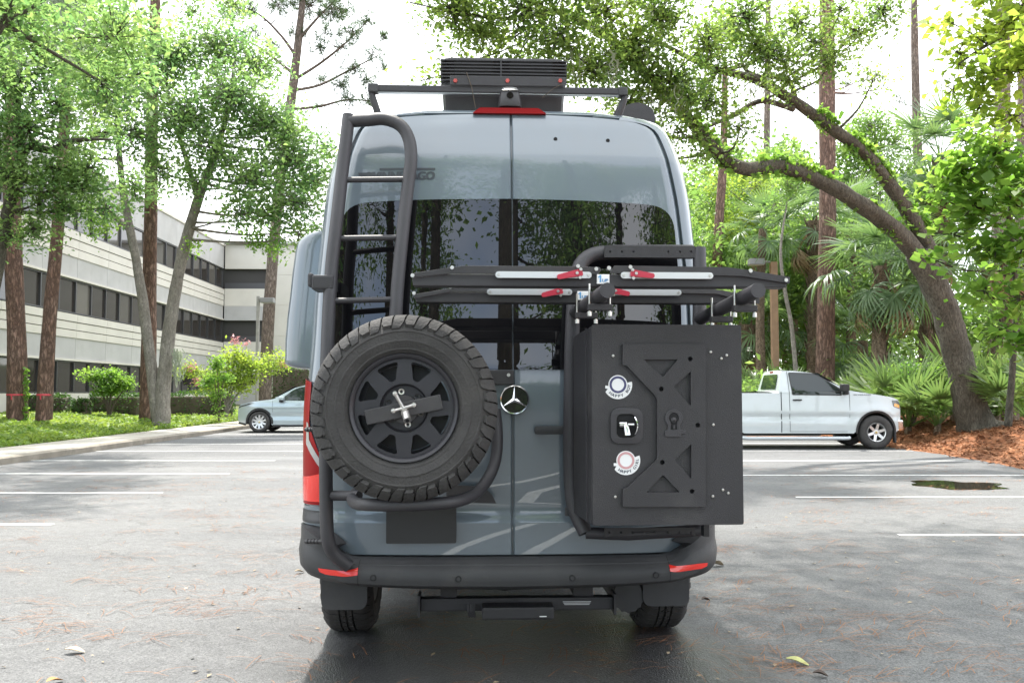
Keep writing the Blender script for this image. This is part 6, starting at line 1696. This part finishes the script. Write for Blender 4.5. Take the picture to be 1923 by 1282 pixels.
def car_wheel(parent, x, side, yc, r, w, rim_m, spokes, rr=.66):
    """wheel object with tyre and rim; outer face at side * y"""
    wo = empty('wheel', (x, side * yc, r), 0 if side < 0 else math.pi); wo.parent = parent
    h = w / 2
    MB().lathe([(rr * r, -h + .02), (rr * r + .03, -h), (r - .06, -h - .004), (r - .02, -h + .02), (r, -h + .05), (r, h - .05), (r - .03, h), (rr * r, h - .02)], 40, closed=True).build('tyre', m_rub, wo, 35)
    q = MB().lathe([(rr * r, -h + .03), (rr * r - .015, -h + .006), (rr * r - .03, -h + .02), (rr * r - .045, .0), (rr * r - .05, h)], 40)
    for k in range(spokes):
        an = 2 * math.pi * k / spokes + .3; c, s = math.cos(an), math.sin(an)
        def pt(rad, tw, y): return (rad * c - tw * s, y, rad * s + tw * c)
        q.add([pt(.05, -.035, -h + .045), pt(.05, .035, -h + .045), pt(rr * r - .03, .030, -h + .02), pt(rr * r - .03, -.030, -h + .02), pt(.05, -.025, -h + .09), pt(.05, .025, -h + .09), pt(rr * r - .03, .022, -h + .07), pt(rr * r - .03, -.022, -h + .07)],
              [(0, 1, 2, 3), (0, 4, 5, 1), (1, 5, 6, 2), (3, 2, 6, 7), (0, 3, 7, 4)])
    q.lathe([(0, -h + .03), (.05, -h + .034), (.065, -h + .05), (.065, -h + .09)], 20)
    q.build('rim', rim_m, wo, 35)
    MB().lathe([(0, 0), (rr * r - .04, 0)], 30, M=Matrix.Translation((0, -h + .11, 0))).build('brake_disc', m_gap, wo, 0)
    MB().lathe([(0, -h + .027), (.028, -h + .029), (.03, -h + .036)], 16).build('hub_cap', mat('hub_gold', (.5, .38, .16), .35, metal=.6), wo)
    return wo
def on_side(hw, side, eps): return lambda x, z: (x, side * (hw(x, z) + eps), z)
m_cargl = mat('car_glass', (.015, .022, .020), .03, spec=.6)
m_trim = mat('car_trim', (.018, .018, .019), .55)

# ---- white pickup, nose to the right; x forward from its tail
def build_truck():
    Yn = 21.75; W = .99
    root = empty('pickup_truck', (3.55, Yn + W, 0), 0, 'white two door pickup parked nose in to the pine straw', 'pickup truck')
    m_w = mat('truck_white', (.47, .51, .525), .25, coat=1.0, dirt=(.40, .42, .42), dirt_amt=.4, dscale=1.6)
    xf = 5.84; wx = 5.18; rx = 1.45
    prof = [(xf - .02, .62), (xf, .78), (xf - .005, 1.0), (xf - .02, 1.15), (xf - .07, 1.215), (xf - .22, 1.27), (xf - .7, 1.345), (xf - 1.25, 1.425), (xf - 1.33, 1.45), (4.10, 1.66), (3.87, 1.80), (3.70, 1.86), (3.3, 1.905), (3.0, 1.905), (2.97, 1.88), (2.86, 1.40), (2.84, 1.37), (.06, 1.37), (.03, 1.3), (.03, .62), (.2, .5)]
    prof += [(rx - .56, .42)] + arch(rx, .42, .5, 12, 180, 0) + [(rx + .56, .38), (wx - .56, .38)] + arch(wx, .42, .5, 12, 180, 0) + [(xf - .12, .42)]
    def hw(x, z):
        w = W - .02 * max(0, (z - .9) / .4) - .02 * max(0, (.55 - z) / .2)
        w -= .034 * math.exp(-((z - .78) / .07) ** 2) * (1 if 2.0 < x < 4.6 or x < .9 or 1.98 < x < 2.85 else .3)
        if z > 1.37: w -= (z - 1.37) * .34
        if x > xf - .9: w -= .20 * ((x - (xf - .9)) / .9) ** 2.5
        if x > wx - .62 and x < wx + .62: w += .03 * math.exp(-((math.hypot(x - wx, z - .42) - .56) / .10) ** 2)
        return w
    body = car_shell(prof, hw, np.arange(.15, xf, .12), np.arange(.45, 1.9, .08), m_w, root)
    for s in (-1, 1):
        win = rounded([(3.20, 1.32), (4.33, 1.308), (4.32, 1.43), (4.00, 1.655), (3.80, 1.775), (3.64, 1.805), (3.16, 1.82)], [.02, .02, .02, .1, .1, .06, .03], 4)
        seal = rounded([(3.175, 1.295), (4.37, 1.283), (4.36, 1.44), (4.02, 1.68), (3.81, 1.80), (3.65, 1.83), (3.14, 1.845)], [.03, .03, .02, .1, .1, .06, .04], 4)
        sheet('window_seal', seal, on_side(hw, s, .0025), m_trim, body, step=.1)
        sheet('side_window', win, on_side(hw, s, .0045), m_cargl, body, step=.1)
        for x0, x1, z0, z1, nm in ((3.105, 3.115, .42, 1.86, 'door_gap'), (4.545, 4.553, .42, 1.37, 'door_gap'), (2.90, 2.92, .40, 1.37, 'bed_gap')):
            sheet(nm, [(x0, z0), (x1, z0), (x1, z1), (x0, z1)], on_side(hw, s, .003), m_gap, body, xs=[], zs=list(np.arange(.45, 1.9, .1)))
        sheet('door_gap', [(3.115, .42), (4.545, .42), (4.545, .427), (3.115, .427)], on_side(hw, s, .003), m_gap, body, step=.1)
        p = hw(3.3, 1.25)
        MB().box(3.18, 3.40, s * (p + .028) - .012, s * (p + .028) + .012, 1.165, 1.195).box(3.2, 3.38, s * p - .01, s * p + .02, 1.155, 1.17).build('door_handle', m_trim, body, 0, bevel=.008)
        q = MB().box(4.30, 4.48, s * (hw(4.3, 1.4) + .15) - .10, s * (hw(4.3, 1.4) + .15) + .10, 1.38, 1.56); q.box(4.38, 4.5, s * (hw(4.4, 1.3) + .05) - .08, s * (hw(4.4, 1.3) + .05) + .10, 1.30, 1.39)
        q.build('mirror', m_trim, body, 0, bevel=.03)
        MB().tube([(1.95, s * (W + .03), .275), (2.1, s * (W + .05), .265), (4.45, s * (W + .05), .265), (4.52, s * (W + .02), .275)], .045, 12).build('running_board', mat('board_grey', (.45, .48, .5), .35, metal=.3), body)
        # wheel arch trim and liner
        for cx in (wx, rx):
            q = MB().plate([arch(cx, .42, .505, 20, -4, 184) + arch(cx, .42, .455, 20, 184, -4)], lambda u, v, t: (u, s * (hw(u, max(v, .4)) + t), v), -.04, .012); q.build('arch_trim', m_trim, body, 30)
            MB().plate([arch(cx, .42, .5, 20, 0, 180)], lambda u, v, t: (u, s * t, v), .55, .57).build('arch_liner', m_gap, body, 0)
        MB().box(wx + .40, wx + .44, s * .95 - .1, s * .95 + .01, .16, .45).build('mud_flap', m_trim, body, 0)
        hl = rounded([(xf - .20, 1.02), (xf - .015, .96), (xf - .02, 1.13), (xf - .10, 1.165), (xf - .24, 1.17)], .02, 3)
        sheet('headlamp', hl, on_side(hw, s, .006), mat('lamp_dark', (.05, .05, .05), .15, coat=1), body, step=.06)
        sheet('side_marker', rounded([(xf - .19, 1.03), (xf - .03, .98), (xf - .03, 1.06), (xf - .17, 1.10)], .015, 3), on_side(hw, s, .009), mat('amber_lens', (.75, .32, .03), .2, coat=1), body, step=.06)
        V, Fs = text_geo('SILVERADO'); k = .40 / 5.2
        xs_ = [v[0] for v in V]; sx = .42 / (max(xs_) - min(xs_))
        MB().add([(4.86 + x * sx * -s, s * (hw(4.86 + x * sx, 1.31) + .006), 1.30 + y * .045) for x, y in V], Fs).build('lettering', m_letter, body, 0, fix=False)
    # front bumper, grille
    q = MB().box(xf - .12, xf + .04, -.86, .86, .44, .70); q.build('front_bumper', m_chrome, body, 0, bevel=.04)
    MB().box(xf - .03, xf + .012, -.62, .62, .74, 1.12).build('grille', m_trim, body, 0, bevel=.02)
    # rear window of the cab, third brake lamp, open bed
    def rw(u, v): return (2.86 + (v - 1.40) / .48 * .11 - .012, u, v)
    sheet('rear_window', rounded([(-.66, 1.44), (.66, 1.44), (.60, 1.80), (-.60, 1.80)], .05), rw, m_cargl, body, step=.2)
    MB().box(2.955, 2.985, -.14, .14, 1.84, 1.88).build('brake_lamp', m_red, body, 0)
    MB().box(.12, 2.80, -.82, .82, 1.374, 1.385).build('bed_cover', m_trim, body, 0)
    ws = [(4.48, 1.43), (3.86, 1.81)]
    V = [(4.42, -.82, 1.455), (4.42, .82, 1.455), (3.87, .69, 1.815), (3.87, -.69, 1.815)]
    V = [(x + .015, y, z + .02) for x, y, z in V]
    MB().add(V, [(0, 1, 2, 3)]).build('windscreen', m_cargl, body, 0)
    MB().box(.5, xf - .5, -.6, .6, .33, .45).build('chassis', m_gap, body, 0)
    MB().box(-.10, .05, -.9, .9, .48, .66).build('rear_bumper', m_chrome, body, 0, bevel=.03)
    for s in (-1, 1):
        for x in (wx, rx): car_wheel(root, x, s, .86, .405, .27, m_alu, 6, .58)
        MB().box(.0, .06, s * .88 - .07, s * .88 + .07, .82, 1.28).build('tail_lamp', m_red, body, 0, bevel=.02)
build_truck()

# ---- pale silver crossover, nose to the left; x forward (to -X in the world)
def build_suv():
    Yn = 30.7; W = .93
    root = empty('silver_suv', (-4.70, Yn + W, 0), math.pi, 'pale silver crossover parked nose to the kerb, half hidden by the van', 'car')
    m_s = mat('suv_silver', (.40, .46, .48), .28, metal=.35, coat=1.0)
    xf = 4.64; wx = 3.85; rx = 1.12
    prof = [(xf - .03, .32), (xf, .5), (xf - .01, .74), (xf - .035, .90), (xf - .15, .985), (xf - .6, 1.075), (xf - 1.10, 1.135), (xf - 1.25, 1.165), (3.0, 1.38), (2.70, 1.54), (2.35, 1.63), (1.6, 1.655), (.9, 1.60), (.45, 1.50), (.12, 1.12), (.04, 1.02), (.02, .55), (.1, .32)]
    prof += [(rx - .48, .26)] + arch(rx, .36, .42, 12, 190, -10) + [(rx + .48, .22), (wx - .48, .22)] + arch(wx, .36, .42, 12, 190, -10) + [(xf - .2, .26)]
    def hw(x, z):
        w = W - .03 * max(0, (.5 - z) / .3)
        w -= .035 * math.exp(-((z - .55) / .09) ** 2) * (1 if rx + .3 < x < wx - .4 else .2)
        w += .012 * math.exp(-((z - .88) / .06) ** 2)
        if z > 1.02: w -= (z - 1.02) * .36
        if x > xf - .8: w -= .24 * ((x - (xf - .8)) / .8) ** 2.2
        if x < .5: w -= .14 * ((.5 - x) / .5) ** 2
        return w
    body = car_shell(prof, hw, np.arange(.1, xf, .12), np.arange(.3, 1.64, .07), m_s, root)
    for s in (-1, 1):
        sheet('side_window', rounded([(2.28, 1.085), (3.18, 1.10), (2.72, 1.46), (2.48, 1.545), (2.30, 1.565)], [.01, .02, .1, .08, .01], 4), on_side(hw, s, .004), m_cargl, body, step=.1)
        sheet('side_window', rounded([(1.25, 1.085), (2.22, 1.085), (2.24, 1.568), (1.30, 1.565)], .03, 3), on_side(hw, s, .004), m_cargl, body, step=.1)
        sheet('quarter_window', rounded([(.55, 1.12), (1.18, 1.085), (1.22, 1.55), (.95, 1.50)], .05, 3), on_side(hw, s, .004), m_cargl, body, step=.1)
        for x in (3.40, 2.25, 1.28):
            sheet('door_gap', [(x, .36), (x + .009, .36), (x + .009, 1.08), (x, 1.08)], on_side(hw, s, .003), m_gap, body, xs=[], zs=list(np.arange(.4, 1.1, .1)))
        p = hw(2.45, .98)
        for x in (2.42, 1.45): MB().box(x, x + .20, s * (p + .024) - .010, s * (p + .024) + .010, .945, .972).build('door_handle', m_s, body, 0, bevel=.006)
        q = MB().box(2.98, 3.16, s * (hw(3, 1.1) + .13) - .09, s * (hw(3, 1.1) + .13) + .09, 1.10, 1.22); q.build('mirror', m_s, body, 0, bevel=.035)
        MB().box(3.04, 3.16, s * (hw(3, 1.1) + .05) - .06, s * (hw(3, 1.1) + .05) + .08, 1.03, 1.10).build('mirror_arm', m_trim, body, 0, bevel=.01)
        for cx in (wx, rx):
            MB().plate([arch(cx, .36, .475, 22, -8, 188) + arch(cx, .36, .405, 22, 188, -8)], lambda u, v, t: (u, s * (hw(u, max(v, .25)) + t), v), -.05, .012).build('arch_trim', m_trim, body, 30)
            MB().plate([arch(cx, .36, .42, 20, 0, 180)], lambda u, v, t: (u, s * t, v), .52, .54).build('arch_liner', m_gap, body, 0)
        sheet('sill_trim', [(rx + .46, .20), (wx - .46, .20), (wx - .46, .27), (rx + .46, .27)], on_side(hw, s, .010), m_trim, body, step=.15)
        sheet('headlamp', rounded([(xf - .11, .86), (xf - .02, .80), (xf - .06, .885), (xf - .5, 1.005), (xf - .62, 1.0)], .01, 3), on_side(hw, s, .006), mat('lamp_dark', (.05, .05, .05)), body, step=.06)
        sheet('front_trim', rounded([(xf - .32, .24), (xf - .02, .30), (xf - .05, .36), (xf - .34, .30)], .01, 3), on_side(hw, s, .008), m_trim, body, step=.06)
        for x in (wx, rx): car_wheel(root, x, s, .82, .365, .235, m_alu, 10, .70)
    V = [(3.37, -.74, 1.18), (3.37, .74, 1.18), (2.72, .64, 1.555), (2.72, -.64, 1.555)]
    MB().add([(x + .012, y, z + .012) for x, y, z in V], [(0, 1, 2, 3)]).build('windscreen', m_cargl, body, 0)
    MB().box(xf - .05, xf + .012, -.5, .5, .36, .78).build('grille', m_trim, body, 0, bevel=.03)
    MB().box(.4, xf - .4, -.6, .6, .2, .3).build('chassis', m_gap, body, 0)
build_suv()

# ================================================================== what stands behind the camera and shows in the dark glass
def back_tree(x, y, h, r, lean, label, seed, lm, cr):
    rr = random.Random(seed)
    bl = []
    for i in range(9):
        a = rr.uniform(0, 6.28); q = rr.uniform(0, cr)
        bl.append(((x + lean + q * math.cos(a), y + q * math.sin(a), h * rr.uniform(.45, 1.0)), (rr.uniform(.8, 1.7),) * 3))
    tree('woodland_tree', label, 'tree', 'trees facing the van across the lot', [([Vector((x, y, -.05)), Vector((x + lean * .3, y, h * .35)), Vector((x + lean * .8, y, h * .75)), Vector((x + lean, y, h * 1.05))], [r * 1.2, r, r * .8, r * .3])],
         bl, lm, m_oakbark, 340, 20, .20, .42, seed, n=10, twig_every=2)
spots = [(-7.5, -9, 15, .30, .6), (-4.4, -13, 17, .32, -.5), (-1.6, -10, 16, .26, .4), (1.4, -14, 18, .34, .2), (3.9, -10.5, 15, .28, -.4), (6.8, -13, 16, .3, .5), (-10.5, -14, 15, .34, .3), (10, -11, 15, .3, -.3), (-2.8, -18, 17, .3, 0), (4.8, -19, 18, .32, .3), (13.5, -15, 16, .3, 0), (-14.5, -12, 15, .3, .2)]
rng = np.random.default_rng(77)
bl = []
for i in range(210):
    x = rng.uniform(-20, 20); y = rng.uniform(-24, -13); bl.append(((x, y, rng.uniform(.3, 3.0) if y < -16 else rng.uniform(.3, 1.6)), (rng.uniform(.8, 1.7),) * 3))
_, tc, Lp = sample_blobs(bl, 4200, 26, .45, rng, 1.6)
V, Fq = leaf_quads(Lp, .28, rng, .55)
o = link('woods', np_mesh('woods', V, Fq), lf_oak, None, 0); o['kind'] = 'stuff'
for i, (x, y, h, r, l) in enumerate(spots):
    back_tree(x, y, h, r, l, 'tall trunk mirrored dark in the rear windows, facing the van', 400 + i, (lf_oak, lf_wood)[i % 2], 2.6)
